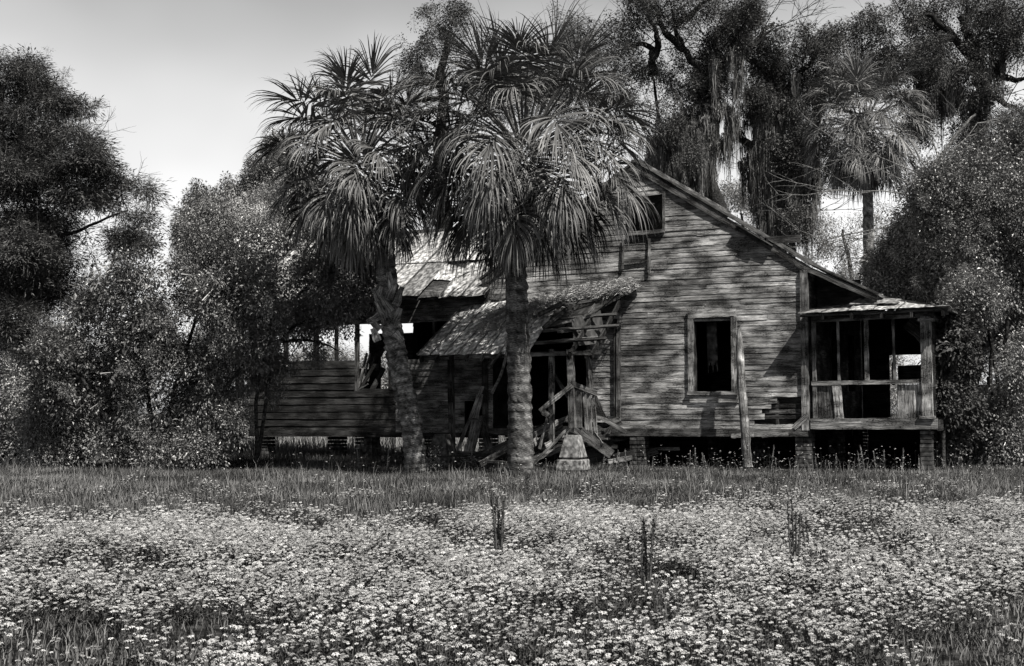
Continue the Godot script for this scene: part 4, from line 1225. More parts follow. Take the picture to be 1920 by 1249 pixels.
	crown(t, [
		[Vector3(-8.253, 1.54, -23.592), 0.59, 1],
		[Vector3(-7.761, 2.341, -23.845), 0.70, 1],
		[Vector3(-7.817, 1.149, -23.784), 0.69, 1],
		[Vector3(-6.866, 3.077, -23.129), 0.67, 1],
		[Vector3(-6.653, 2.109, -23.118), 0.77, 1],
		[Vector3(-6.872, 0.952, -23.609), 0.79, 1],
		[Vector3(-6.942, 0.386, -22.905), 0.57, 1],
		[Vector3(-6.139, 3.287, -23.294), 0.58, 1],
		[Vector3(-5.89, 2.496, -23.129), 0.77, 1],
		[Vector3(-5.923, 1.535, -23.316), 0.78, 1],
		[Vector3(-6.15, 0.654, -23.873), 0.80, 1],
		[Vector3(-6.496, 3.703, -23.506), 0.44, 1],
		[Vector3(-5.162, 3.054, -22.865), 0.57, 1],
		[Vector3(-5.108, 2.325, -23.539), 0.69, 1],
		[Vector3(-5.548, 1.347, -23.801), 0.60, 1],
		[Vector3(-5.561, 0.563, -23.489), 0.49, 1],
		[Vector3(-4.566, 2.664, -22.776), 0.43, 1],
		[Vector3(-8.605, 0.85, -24.071), 0.55, 1],
		[Vector3(-8.185, 0.263, -23.759), 0.45, 1],
		[Vector3(-6.398, 0.179, -23.36), 0.49, 1],
		[Vector3(-5.619, 0.289, -22.947), 0.48, 1],
		[Vector3(-8.354, 2.104, -23.025), 0.34, 0.7],
		[Vector3(-5.13, 0.763, -23.073), 0.33, 1],
		[Vector3(-7.517, 3.123, -23.657), 0.49, 1],
		[Vector3(-7, 3.617, -22.744), 0.33, 0.7],
		[Vector3(-5.694, 3.892, -23.431), 0.44, 1],
		[Vector3(-6.436, 4.118, -22.912), 0.25, 0.7],
		[Vector3(-4.882, 3.534, -22.866), 0.38, 1]], large, M.leaf, 70, 1.0, 322, 0.05, 0.9, 1.0, "larger_leaves")
	t = thing("sprawling_bush", "loose leafy bush whose branches hang in front of the dark wing", "bush", Vector3(-4.8, 0, -24.2))
	for l in [[Vector3(-4.8, 0, -24.2), Vector3(-4.75, 1.749, -24), Vector3(-4.212, 2.952, -24), Vector3(-3.616, 3.557, -24), Vector3(-2.713, 3.759, -24)], [Vector3(-4.8, 0, -24.2), Vector3(-4.405, 2.249, -24), Vector3(-3.58, 2.837, -23.8), Vector3(-2.688, 3.286, -23.8), Vector3(-2.586, 3.016, -23.8)], [Vector3(-4.406, 2.349, -24), Vector3(-3.674, 2.339, -23.8), Vector3(-3.163, 2.135, -23.7)]]:
		limb(t, l, 0.04, 0.008, B1, "stem")
	crown(t, [
		[Vector3(-4.551, 3.124, -23.664), 0.44, 1],
		[Vector3(-4.225, 3.56, -24.035), 0.45, 1],
		[Vector3(-3.719, 3.759, -24.005), 0.40, 1],
		[Vector3(-3.246, 3.784, -24.226), 0.40, 1],
		[Vector3(-2.726, 3.771, -24.107), 0.28, 1],
		[Vector3(-4.038, 2.964, -24.154), 0.40, 1],
		[Vector3(-3.49, 3.14, -23.85), 0.40, 1],
		[Vector3(-3.04, 3.139, -23.835), 0.30, 1],
		[Vector3(-2.717, 3.361, -24.059), 0.22, 0.7],
		[Vector3(-4.432, 2.458, -24.133), 0.45, 1],
		[Vector3(-3.923, 2.506, -24.096), 0.28, 0.7],
		[Vector3(-3.373, 2.734, -23.754), 0.24, 0.7],
		[Vector3(-3.099, 2.673, -24.33), 0.16, 0.6],
		[Vector3(-4.656, 1.94, -23.767), 0.34, 0.8],
		[Vector3(-4.308, 1.85, -24.043), 0.20, 0.5],
		[Vector3(-4.488, 1.453, -24.226), 0.16, 0.4],
		[Vector3(-5.004, 1.857, -24.256), 0.30, 1],
		[Vector3(-4.895, 3.188, -24.389), 0.51, 1],
		[Vector3(-2.738, 3.985, -24.202), 0.26, 1],
		[Vector3(-3.32, 3.962, -24.012), 0.34, 1],
		[Vector3(-3.726, 2.156, -24.145), 0.16, 0.4]], broad, M.leaf, 300, 0.92, 303, -0.12, 2.0)
	t = thing("pale_tree", "pale small-leaved tree rising behind the shrubs, left of the palms", "tree", Vector3(-6.6, 0, -31))
	limb(t, [Vector3(-6.6, 0, -31), Vector3(-6.604, 3.247, -31), Vector3(-6.755, 4.94, -31)], 0.14, 0.03, B1, "trunk")
	for l in [[Vector3(-6.604, 3.247, -31), Vector3(-5.712, 4.549, -31), Vector3(-5.202, 5.463, -31)], [Vector3(-6.636, 3.767, -31), Vector3(-7.407, 5.071, -31), Vector3(-7.68, 5.988, -31)]]:
		limb(t, l, 0.06, 0.012, B1)
	crown(t, [
		[Vector3(-7.311, 4.829, -31.163), 0.78, 1],
		[Vector3(-6.757, 5.282, -31.6), 0.79, 1],
		[Vector3(-5.892, 5.013, -30.555), 0.76, 1],
		[Vector3(-5.537, 4.603, -31.48), 0.79, 1],
		[Vector3(-5.144, 5.286, -30.663), 0.64, 1],
		[Vector3(-6.378, 4.168, -31.106), 0.78, 1],
		[Vector3(-6.97, 3.885, -30.864), 0.77, 1],
		[Vector3(-5.588, 3.774, -31.08), 0.78, 1],
		[Vector3(-4.827, 4.826, -31.137), 0.52, 1],
		[Vector3(-5.029, 3.824, -31.654), 0.66, 1],
		[Vector3(-7.5, 5.438, -30.824), 0.45, 1],
		[Vector3(-7.169, 5.864, -31.05), 0.39, 0.8],
		[Vector3(-6.131, 5.973, -31.749), 0.53, 1],
		[Vector3(-5.148, 6.06, -30.638), 0.51, 1],
		[Vector3(-4.792, 5.7, -31.724), 0.53, 1],
		[Vector3(-4.253, 5.03, -31.716), 0.53, 1],
		[Vector3(-4.047, 3.953, -30.232), 0.50, 1]], airy, M.dull_leaf, 260, 1.15, 304, -0.14, 1.3)
	t = thing("dark_tree", "dark upright tree just behind the pale tree, with its top showing above it", "tree", Vector3(-8.2, 0, -35))
	limb(t, [Vector3(-8.2, 0, -35), Vector3(-8.207, 5, -35), Vector3(-8.088, 6.921, -35)], 0.16, 0.03, B1, "trunk")
	crown(t, [
		[Vector3(-8.641, 6.167, -34.904), 0.44, 1],
		[Vector3(-8.218, 6.519, -34.335), 0.37, 1],
		[Vector3(-8.013, 6.753, -35.335), 0.44, 1],
		[Vector3(-8.99, 6.493, -35.107), 0.26, 0.8],
		[Vector3(-8.765, 7.056, -35.357), 0.24, 0.8],
		[Vector3(-7.704, 6.999, -34.59), 0.23, 0.8],
		[Vector3(-7.415, 6.823, -35.307), 0.41, 1],
		[Vector3(-6.844, 6.792, -34.666), 0.43, 1],
		[Vector3(-6.383, 7.132, -34.511), 0.43, 1],
		[Vector3(-7.463, 6.064, -34.204), 0.57, 1],
		[Vector3(-8.834, 5.86, -34.818), 0.38, 1],
		[Vector3(-6.71, 7.457, -34.686), 0.35, 1],
		[Vector3(-6.161, 7.786, -34.863), 0.44, 1],
		[Vector3(-6.877, 7.622, -34.783), 0.29, 1],
		[Vector3(-7.231, 7.237, -35.108), 0.26, 1],
		[Vector3(-6.585, 8.37, -35.542), 0.33, 1],
		[Vector3(-5.756, 7.226, -34.225), 0.57, 1]], broad, M.leaf, 260, 1.25, 305, -0.2, 1.2)
	# ---- behind and right
	t = thing("moss_hung_oak", "great spreading oak hung with long moss directly behind the gable", "oak tree", Vector3(7.2, 0, -44), 0.0, "oaks hung with moss")
	limb(t, [Vector3(7.2, -0.1, -44), Vector3(7.108, 7.5, -44), Vector3(6.702, 9.551, -44), Vector3(7.148, 11.613, -44), Vector3(6.787, 12.743, -44)], 0.34, 0.2, 0.06, "trunk")
	for l in [[Vector3(6.878, 12.555, -44), Vector3(6.086, 13.291, -43.6), Vector3(5.724, 14.135, -43.6), Vector3(5.582, 14.886, -43.6)], [Vector3(6.878, 12.555, -44), Vector3(7.257, 13.215, -44), Vector3(8.191, 13.593, -44), Vector3(8.944, 14.255, -44)], [Vector3(6.787, 12.743, -44), Vector3(7.248, 13.64, -44.5), Vector3(7.159, 14.214, -44.5), Vector3(7.73, 14.788, -44.5)], [Vector3(5.904, 13.572, -43.6), Vector3(5.171, 14.323, -43.6), Vector3(4.991, 15.074, -43.6)], [Vector3(4.928, 12.743, -44), Vector3(4.914, 13.498, -44), Vector3(4.469, 13.839, -44), Vector3(3.816, 13.593, -44)], [Vector3(4.95, 13.309, -44), Vector3(5.067, 14.066, -44), Vector3(4.755, 14.824, -44)], [Vector3(5.633, 14.416, -43.6), Vector3(6.283, 14.792, -43.6), Vector3(6.657, 15.263, -43.6)], [Vector3(6.704, 9.738, -44), Vector3(5.551, 9.177, -44), Vector3(5.001, 12.685, -44.5)]]:
		limb(t, l, 0.16, 0.04, 0.05)
	crown(t, [
		[Vector3(3.597, 14.333, -42.434), 0.71, 1],
		[Vector3(4.435, 14.884, -43.593), 0.73, 1],
		[Vector3(4.035, 13.772, -43.323), 0.54, 1],
		[Vector3(5.089, 14.656, -42.875), 0.64, 1],
		[Vector3(5.756, 14.516, -42.434), 0.64, 1],
		[Vector3(6.516, 14.691, -42.693), 0.71, 1],
		[Vector3(7.862, 15.597, -45.226), 0.68, 1],
		[Vector3(8.316, 14.976, -43.588), 0.47, 1],
		[Vector3(3.827, 13.054, -43.085), 0.61, 0.7],
		[Vector3(4.727, 12.893, -43.858), 0.55, 0.7],
		[Vector3(5.453, 13.228, -43.708), 0.55, 1],
		[Vector3(6.246, 13.88, -42.749), 0.46, 0.8],
		[Vector3(7.044, 14.109, -43.202), 0.61, 1],
		[Vector3(7.433, 13.663, -43.916), 0.66, 1.2],
		[Vector3(6.743, 13.016, -44.313), 0.63, 1.5],
		[Vector3(6.005, 12.311, -43.069), 0.54, 1.3],
		[Vector3(7.098, 12.33, -44.227), 0.55, 1.2],
		[Vector3(8.064, 14.781, -44.789), 0.56, 1],
		[Vector3(7.574, 13.866, -43.641), 0.44, 1],
		[Vector3(5.167, 12.606, -45.312), 0.76, 1],
		[Vector3(4.416, 12.549, -45.468), 0.76, 0.7],
		[Vector3(5.802, 11.698, -44.353), 0.74, 1],
		[Vector3(6.604, 11.597, -44.729), 0.63, 1.5],
		[Vector3(5.097, 10.861, -43.172), 0.79, 1],
		[Vector3(6.313, 10.788, -45.403), 0.83, 1],
		[Vector3(4.427, 10.623, -43.766), 0.91, 0.8],
		[Vector3(5.627, 9.849, -44.562), 0.74, 1],
		[Vector3(6.247, 9.424, -42.41), 0.49, 1],
		[Vector3(7.198, 14.341, -42.46), 0.35, 1],
		[Vector3(3.416, 11.637, -42.583), 0.71, 0.6],
		[Vector3(3.566, 14.35, -44.316), 0.55, 0.6],
		[Vector3(8.807, 15, -45.187), 0.30, 0.6],
		[Vector3(7.926, 13.708, -44.072), 0.33, 1]], far, M.dull_leaf, 150, 0.8, 306, -0.03, 0.8)
	moss(t, [[Vector3(6.308, 11.05, -44), 0.7, 3.0], [Vector3(7.235, 11.05, -44), 0.5, 2.5], [Vector3(5.744, 10.112, -44), 0.8, 4.0], [Vector3(4.909, 9.925, -44), 0.6, 2.0], [Vector3(6.483, 9.925, -44), 0.5, 2.0], [Vector3(7.442, 13.12, -44), 0.5, 1.2], [Vector3(5.368, 9.364, -44), 0.6, 2.5]], 401)
	t = thing("moss_hung_oak", "oak with moss curtains down its trunk, between the gable and the far palm", "oak tree", Vector3(9.6, 0, -46), 0.0, "oaks hung with moss")
	limb(t, [Vector3(9.6, -0.1, -46), Vector3(9.535, 6.241, -46), Vector3(9.441, 9.547, -46), Vector3(9.71, 12.487, -46), Vector3(9.63, 13.867, -46)], 0.42, 0.12, 0.06, "trunk")
	for l in [[Vector3(9.487, 10.133, -46), Vector3(8.525, 10.72, -46), Vector3(8.012, 11.263, -45.8), Vector3(7.41, 12.192, -45.6)], [Vector3(9.489, 10.328, -46), Vector3(8.917, 11.112, -46), Vector3(8.637, 12.093, -46)], [Vector3(8.563, 14.163, -46), Vector3(7.976, 13.867, -46), Vector3(7.485, 13.373, -46), Vector3(7.094, 13.077, -46)], [Vector3(9.666, 12.093, -46), Vector3(9.139, 13.472, -46), Vector3(8.563, 14.104, -46), Vector3(9.588, 15.212, -46)], [Vector3(9.669, 12.29, -46), Vector3(10.497, 13.275, -46), Vector3(11.29, 14.262, -46)], [Vector3(9.458, 7.793, -46), Vector3(10.433, 8.571, -46), Vector3(11.021, 9.156, -46)]]:
		limb(t, l, 0.18, 0.05, 0.05)
	crown(t, [
		[Vector3(8.985, 13.644, -45.201), 0.64, 1],
		[Vector3(9.405, 14.005, -44.442), 0.56, 1],
		[Vector3(10.517, 14.464, -46.015), 0.65, 1],
		[Vector3(10.846, 13.586, -44.993), 0.67, 1],
		[Vector3(9.516, 13.319, -46.925), 0.78, 1],
		[Vector3(10.164, 13.146, -46.263), 0.77, 1],
		[Vector3(11.231, 13.061, -47.492), 0.79, 1],
		[Vector3(8.661, 11.951, -44.612), 0.67, 1],
		[Vector3(9.678, 11.87, -45.885), 0.76, 1],
		[Vector3(10.169, 11.201, -44.665), 0.74, 1],
		[Vector3(9.473, 10.506, -44.981), 0.67, 1],
		[Vector3(9.977, 9.882, -44.728), 0.75, 1],
		[Vector3(10.696, 10.977, -44.517), 0.74, 1],
		[Vector3(9.331, 9.413, -45.278), 0.57, 1],
		[Vector3(10.299, 8.957, -47.14), 0.79, 1],
		[Vector3(10.075, 7.568, -44.467), 0.67, 1],
		[Vector3(9.915, 7.454, -46.358), 0.70, 1],
		[Vector3(9.216, 13.507, -45.407), 0.49, 1],
		[Vector3(11.292, 14.041, -45.231), 0.57, 0.7],
		[Vector3(11.661, 13.262, -45.222), 0.75, 0.8],
		[Vector3(10.916, 9.461, -45.535), 0.68, 1],
		[Vector3(9.311, 8.214, -46.206), 0.46, 1],
		[Vector3(12.012, 14.394, -45.775), 0.69, 1],
		[Vector3(12.989, 14.801, -46.486), 0.70, 1],
		[Vector3(13.854, 14.483, -46.771), 0.70, 1],
		[Vector3(12.816, 14.042, -47.359), 0.79, 1],
		[Vector3(13.552, 13.582, -47.157), 0.79, 1],
		[Vector3(11.285, 12.314, -44.54), 0.74, 1],
		[Vector3(11.056, 9.993, -45.293), 0.68, 1],
		[Vector3(13.963, 9.337, -44.866), 0.75, 1],
		[Vector3(14.127, 10.901, -45.932), 0.77, 1]], far, M.dull_leaf, 150, 0.85, 307, -0.08, 0.8)
	moss(t, [[Vector3(8.812, 11.949, -45.4), 0.5, 2.5], [Vector3(9.38, 11.368, -45.4), 0.6, 3.5], [Vector3(9.949, 10.981, -45.4), 0.6, 3.0], [Vector3(8.983, 10.207, -45.4), 0.5, 3.5], [Vector3(9.552, 9.821, -45.4), 0.6, 4.0], [Vector3(10.12, 9.436, -45.4), 0.6, 3.0], [Vector3(9.158, 8.858, -45.4), 0.4, 2.5], [Vector3(9.911, 8.089, -45.4), 0.7, 3.0], [Vector3(8.594, 9.628, -45.4), 0.3, 1.5], [Vector3(10.637, 12.338, -45.4), 0.6, 2.0], [Vector3(10.512, 10.207, -45.4), 0.4, 1.5]], 402)
	t = thing("dark_limbed_oak", "dark crooked-limbed oak filling the upper right corner", "oak tree", Vector3(18.2, 0, -46), 0.0, "oaks hung with moss")
	limb(t, [Vector3(18.2, -0.1, -46), Vector3(18.107, 6.241, -46), Vector3(17.411, 9.547, -46), Vector3(16.878, 11.7, -46), Vector3(17.116, 13.669, -46), Vector3(16.375, 15.45, -46)], 0.4, 0.12, 0.045, "trunk")
	for l in [[Vector3(17.195, 12.88, -46), Vector3(17.898, 13.867, -46), Vector3(18.603, 14.855, -46), Vector3(18.919, 15.846, -46)], [Vector3(17.014, 13.472, -46), Vector3(15.973, 14.855, -46), Vector3(15.206, 15.45, -46), Vector3(14.422, 15.251, -46)], [Vector3(17.09, 12.487, -46), Vector3(17.862, 12.29, -46), Vector3(18.626, 11.799, -46)], [Vector3(17.079, 13.768, -46), Vector3(16.558, 14.855, -46), Vector3(16.969, 15.846, -46)], [Vector3(16.164, 14.657, -46), Vector3(14.988, 14.262, -46), Vector3(14.202, 13.867, -46), Vector3(13.417, 13.472, -46)], [Vector3(17.403, 13.472, -46), Vector3(18.269, 13.077, -46), Vector3(18.857, 13.275, -46)]]:
		limb(t, l, 0.17, 0.035, 0.04)
	crown(t, [
		[Vector3(14.394, 15.418, -45.898), 0.57, 0.8],
		[Vector3(15.518, 15.333, -47.591), 0.71, 1],
		[Vector3(16.06, 15.695, -46.784), 0.78, 1],
		[Vector3(16.679, 15.348, -46.313), 0.77, 1],
		[Vector3(17.649, 15.895, -46.78), 0.78, 1],
		[Vector3(17.917, 15.088, -45.471), 0.76, 1],
		[Vector3(18.373, 14.231, -45.217), 0.75, 1],
		[Vector3(18.27, 14.331, -46.944), 0.70, 1],
		[Vector3(17.087, 13.842, -45.911), 0.77, 1.3],
		[Vector3(16.39, 14.256, -46.678), 0.86, 1.2],
		[Vector3(14.698, 13.276, -44.565), 0.82, 1],
		[Vector3(14.325, 13.996, -45.76), 0.65, 0.8],
		[Vector3(14.301, 12.66, -45.142), 0.83, 1],
		[Vector3(16.035, 13.054, -47.466), 0.99, 1],
		[Vector3(16.437, 12.687, -45.249), 0.75, 1.2],
		[Vector3(17.253, 12.594, -44.887), 0.56, 1],
		[Vector3(16.57, 11.879, -46.773), 0.97, 1],
		[Vector3(17.3, 11.528, -46.103), 0.85, 1],
		[Vector3(15.822, 11.513, -46.919), 0.98, 1],
		[Vector3(17.785, 10.954, -44.411), 0.74, 1],
		[Vector3(14.928, 12.029, -46.562), 0.78, 1],
		[Vector3(16.277, 10.307, -44.946), 0.94, 1],
		[Vector3(18.02, 10.334, -46.027), 0.96, 1],
		[Vector3(13.55, 14.195, -45.092), 0.49, 0.6],
		[Vector3(13.286, 13.175, -44.901), 0.56, 0.7],
		[Vector3(13.141, 15.118, -44.94), 0.45, 0.6]], far, M.dull_leaf, 140, 0.85, 308, -0.05, 0.9)
	moss(t, [[Vector3(16.321, 12.88, -46), 0.6, 1.5], [Vector3(15.163, 13.275, -46), 0.5, 1.0], [Vector3(17.306, 13.472, -46), 0.5, 1.0]], 403)
	t = thing("distant_oak", "oak crown showing above and behind the straight-trunked palm", "oak tree", Vector3(-2.6, 0, -50))
	limb(t, [Vector3(-2.6, 0, -50), Vector3(-2.729, 8.802, -50), Vector3(-2.746, 14.123, -50), Vector3(-2.541, 16.056, -50)], 0.4, 0.08, 0.05, "trunk")
	crown(t, [
		[Vector3(-3.321, 15.968, -49.005), 0.57, 1],
		[Vector3(-2.726, 16.537, -49.474), 0.54, 1],
		[Vector3(-2.119, 16.805, -49.985), 0.46, 1],
		[Vector3(-3.759, 15.432, -49.336), 0.58, 1],
		[Vector3(-2.947, 15.546, -49.728), 0.75, 1],
		[Vector3(-2.148, 16.06, -50.742), 0.63, 1],
		[Vector3(-3.335, 14.572, -49.293), 0.90, 1],
		[Vector3(-2.098, 14.661, -49.614), 0.91, 1],
		[Vector3(-3.994, 14.268, -49.737), 0.75, 1],
		[Vector3(-2.754, 13.735, -50.159), 1.04, 1],
		[Vector3(-1.281, 14.266, -50.546), 0.93, 1],
		[Vector3(0, 13.877, -49.876), 0.91, 1],
		[Vector3(1.717, 14.545, -50.78), 0.93, 1],
		[Vector3(1.497, 16.845, -50.459), 0.42, 0.6],
		[Vector3(2.078, 16.192, -49.048), 0.53, 0.6],
		[Vector3(2.782, 16.217, -50.539), 0.63, 0.7],
		[Vector3(2.594, 15.293, -51.119), 0.85, 1],
		[Vector3(3.314, 15.111, -48.955), 0.61, 0.7],
		[Vector3(3.46, 14.433, -51.184), 0.94, 1],
		[Vector3(-3.828, 13.148, -50.394), 1.05, 1],
		[Vector3(-1.287, 12.616, -50.891), 1.06, 1],
		[Vector3(0.862, 12.66, -51.087), 1.28, 1],
		[Vector3(2.877, 12.333, -48.732), 1.22, 1]], far, M.dull_leaf, 100, 0.8, 309, 0.02, 0.8)
	t = thing("pale_thicket_tree", "bright loose tree standing in the sun behind the roof, below the far palm", "tree", Vector3(15.0, 0, -56))
	limb(t, [Vector3(15.0, 0, -56), Vector3(14.985, 5.958, -56), Vector3(14.565, 9.023, -56)], 0.2, 0.05, 0.1, "trunk")
	crown(t, [
		[Vector3(13.915, 9.911, -57.149), 0.71, 0.7],
		[Vector3(14.107, 8.795, -56.063), 0.84, 0.8],
		[Vector3(14.397, 9.034, -54.462), 0.82, 0.7],
		[Vector3(13.763, 7.337, -55.705), 0.84, 0.8],
		[Vector3(15.186, 7.919, -56.637), 0.61, 0.5],
		[Vector3(14.403, 6.383, -55.532), 0.93, 1],
		[Vector3(13.577, 8.658, -56.811), 0.66, 1],
		[Vector3(15.319, 6.067, -57.249), 1.19, 1],
		[Vector3(13.443, 5.908, -55.434), 0.92, 1],
		[Vector3(16.58, 7.434, -56.565), 0.94, 1],
		[Vector3(16.673, 9.371, -56.766), 0.95, 0.7]], pale, M.dull_leaf, 90, 0.9, 310, -0.05, 1.0)
	t = thing("pale_thicket_tree", "bright loose tree standing in the sun just above the right slope of the main roof", "tree", Vector3(10.6, 0, -58))
	limb(t, [Vector3(10.6, 0, -58), Vector3(10.67, 6.133, -58), Vector3(10.47, 10.043, -58)], 0.2, 0.05, 0.1, "trunk")
	crown(t, [
		[Vector3(10.204, 10.986, -59.235), 0.74, 1],
		[Vector3(10.568, 10.879, -57.151), 0.71, 0.8],
		[Vector3(10.645, 9.945, -58.982), 0.88, 1],
		[Vector3(9.475, 9.537, -57.899), 0.96, 1],
		[Vector3(11.393, 9.702, -59.024), 0.89, 1],
		[Vector3(11.313, 8.258, -57.437), 0.96, 1],
		[Vector3(8.909, 10.684, -58.918), 0.98, 1],
		[Vector3(7.828, 11.232, -56.42), 0.85, 0.8],
		[Vector3(7.125, 11.955, -56.442), 0.71, 0.7],
		[Vector3(9.881, 8.026, -57.521), 1.20, 1],
		[Vector3(8.225, 9.501, -57.65), 1.20, 1]], pale, M.dull_leaf, 90, 0.9, 311, -0.05, 1.0)
	t = thing("glossy_evergreen", "big glossy evergreen thicket rising over the right porch", "evergreen", Vector3(10.0, 0, -28.5))
	for l in [[Vector3(10.0, 0, -28.5), Vector3(10, 3.07, -28.5), Vector3(9.799, 4.867, -28.5)], [Vector3(10.1, 0, -28.5), Vector3(10.605, 3.548, -28.5), Vector3(10.888, 5.469, -28.5)], [Vector3(9.9, 0, -28.4), Vector3(9.514, 2.593, -28.5), Vector3(8.827, 4.027, -28.5)]]:
		limb(t, l, 0.1, 0.025, B1, "stem")
	crown(t, [
		[Vector3(8.884, 4.087, -29.076), 0.61, 1],
		[Vector3(9.28, 4.494, -28.398), 0.71, 1],
		[Vector3(9.671, 4.613, -27.468), 0.69, 1],
		[Vector3(10.459, 4.921, -28.021), 0.70, 1],
		[Vector3(10.827, 5.074, -27.451), 0.69, 1],
		[Vector3(9.152, 4.948, -29.104), 0.61, 1],
		[Vector3(9.358, 5.37, -27.862), 0.70, 1],
		[Vector3(10.144, 5.642, -28.084), 0.70, 1],
		[Vector3(10.903, 6.018, -28.193), 0.70, 1],
		[Vector3(11.246, 4.207, -27.974), 0.70, 1],
		[Vector3(10.629, 4.081, -27.901), 0.70, 1],
		[Vector3(9.848, 3.825, -27.688), 0.69, 1],
		[Vector3(9.437, 3.758, -28.199), 0.59, 1],
		[Vector3(9.219, 3.835, -28.998), 0.36, 1],
		[Vector3(8.538, 4.337, -29.128), 0.36, 0.8],
		[Vector3(8.494, 3.677, -28.606), 0.36, 1],
		[Vector3(10.467, 3.332, -28.789), 0.60, 1],
		[Vector3(11.098, 3.313, -28.554), 0.71, 1],
		[Vector3(9.806, 6.121, -28.1), 0.59, 1],
		[Vector3(10.641, 6.54, -28.414), 0.59, 1],
		[Vector3(11.742, 6.972, -29.358), 0.61, 1],
		[Vector3(9.134, 5.897, -27.505), 0.46, 0.8],
		[Vector3(11.631, 2.827, -28.429), 0.71, 1],
		[Vector3(10.917, 2.59, -28.439), 0.40, 1],
		[Vector3(11.455, 5.529, -28.122), 0.70, 1]], broad, M.leaf, 300, 1.15, 312, -0.12, 1.2)
	crown(t, [
		[Vector3(8.884, 4.087, -29.076), 0.61, 1],
		[Vector3(9.28, 4.494, -28.398), 0.71, 1],
		[Vector3(9.671, 4.613, -27.468), 0.69, 1],
		[Vector3(10.459, 4.921, -28.021), 0.70, 1],
		[Vector3(10.827, 5.074, -27.451), 0.69, 1],
		[Vector3(9.152, 4.948, -29.104), 0.61, 1],
		[Vector3(9.358, 5.37, -27.862), 0.70, 1],
		[Vector3(10.144, 5.642, -28.084), 0.70, 1],
		[Vector3(10.903, 6.018, -28.193), 0.70, 1],
		[Vector3(11.246, 4.207, -27.974), 0.70, 1],
		[Vector3(10.629, 4.081, -27.901), 0.70, 1],
		[Vector3(9.848, 3.825, -27.688), 0.69, 1],
		[Vector3(9.437, 3.758, -28.199), 0.59, 1],
		[Vector3(9.219, 3.835, -28.998), 0.36, 1],
		[Vector3(8.538, 4.337, -29.128), 0.36, 0.8],
		[Vector3(8.494, 3.677, -28.606), 0.36, 1],
		[Vector3(10.467, 3.332, -28.789), 0.60, 1],
		[Vector3(11.098, 3.313, -28.554), 0.71, 1],
		[Vector3(9.806, 6.121, -28.1), 0.59, 1],
		[Vector3(10.641, 6.54, -28.414), 0.59, 1],
		[Vector3(11.742, 6.972, -29.358), 0.61, 1],
		[Vector3(9.134, 5.897, -27.505), 0.46, 0.8],
		[Vector3(11.631, 2.827, -28.429), 0.71, 1],
		[Vector3(10.917, 2.59, -28.439), 0.40, 1],
		[Vector3(11.455, 5.529, -28.122), 0.70, 1]], large, M.leaf, 70, 1.0, 323, 0.05, 0.9, 1.0, "larger_leaves")
	t = thing("shade_bush", "dark bush at the right edge of the field beside the fence", "bush", Vector3(9.4, 0, -24.4))
	for l in [[Vector3(9.4, 0, -24.4), Vector3(9.327, 1.766, -24.6), Vector3(9.143, 2.691, -24.6), Vector3(8.948, 3.206, -24.6)], [Vector3(9.4, 0, -24.4), Vector3(9.485, 1.971, -24.6), Vector3(9.556, 2.794, -24.6)], [Vector3(9.3, 0, -24.3), Vector3(9.199, 1.561, -24.6), Vector3(9.259, 2.382, -24.6)]]:
		limb(t, l, 0.05, 0.03, 0.05, "stem")
	crown(t, [
		[Vector3(9.389, 1.748, -23.973), 0.40, 1],
		[Vector3(9.92, 1.153, -24.838), 0.52, 1],
		[Vector3(9.266, 0.949, -24.223), 0.40, 1],
		[Vector3(9.988, 2.4, -24.935), 0.42, 1],
		[Vector3(9.242, 0.455, -23.931), 0.40, 1],
		[Vector3(9.992, 0.433, -24.806), 0.41, 1],
		[Vector3(9.235, 2.811, -24.843), 0.31, 1],
		[Vector3(9.562, 2.897, -24.61), 0.41, 1],
		[Vector3(8.677, 3.041, -23.859), 0.30, 1],
		[Vector3(9.157, 0.639, -24.764), 0.37, 1],
		[Vector3(8.926, 0.282, -24.716), 0.27, 1],
		[Vector3(8.537, 0.229, -24.781), 0.23, 0.7]], broad, M.leaf, 300, 1.0, 313, -0.2, 1.5)
	t = thing("porch_vine", "dark leafy vine smothering the outer side of the right porch", "vine", Vector3(7.6, 0, -22.6))
	limb(t, [Vector3(7.6, 0, -22.6), Vector3(7.647, 1.714, -22.8), Vector3(7.782, 2.68, -23)], 0.04, 0.015, B1, "stem")
	crown(t, [
		[Vector3(8.078, 2.547, -23.947), 0.28, 1],
		[Vector3(7.885, 2.29, -22.905), 0.29, 1],
		[Vector3(8.039, 1.838, -23.67), 0.32, 1],
		[Vector3(8.176, 1.443, -23.661), 0.34, 1],
		[Vector3(7.768, 1.05, -22.918), 0.32, 1],
		[Vector3(8.346, 0.751, -24.052), 0.36, 1],
		[Vector3(8.023, 0.458, -23.792), 0.28, 1],
		[Vector3(8.127, 2.614, -23.448), 0.23, 1],
		[Vector3(8.308, 1.933, -23.587), 0.24, 1],
		[Vector3(8.343, 2.24, -23.808), 0.22, 1],
		[Vector3(7.635, 1.431, -22.923), 0.17, 1],
		[Vector3(8.218, 1.147, -23.241), 0.23, 1],
		[Vector3(7.789, 2.73, -23.019), 0.15, 1]], vine, M.dull_leaf, 420, 0.95, 314, -0.3, 1.5)
	t = thing("slim_tree", "slim dark tree trunk between the porch vine and the fence", "tree", Vector3(9.0, 0, -25.6))
	limb(t, [Vector3(9.0, 0, -25.6), Vector3(9.119, 1.795, -25.6), Vector3(9.13, 3.294, -25.6)], 0.09, 0.07, 0.03, "trunk")
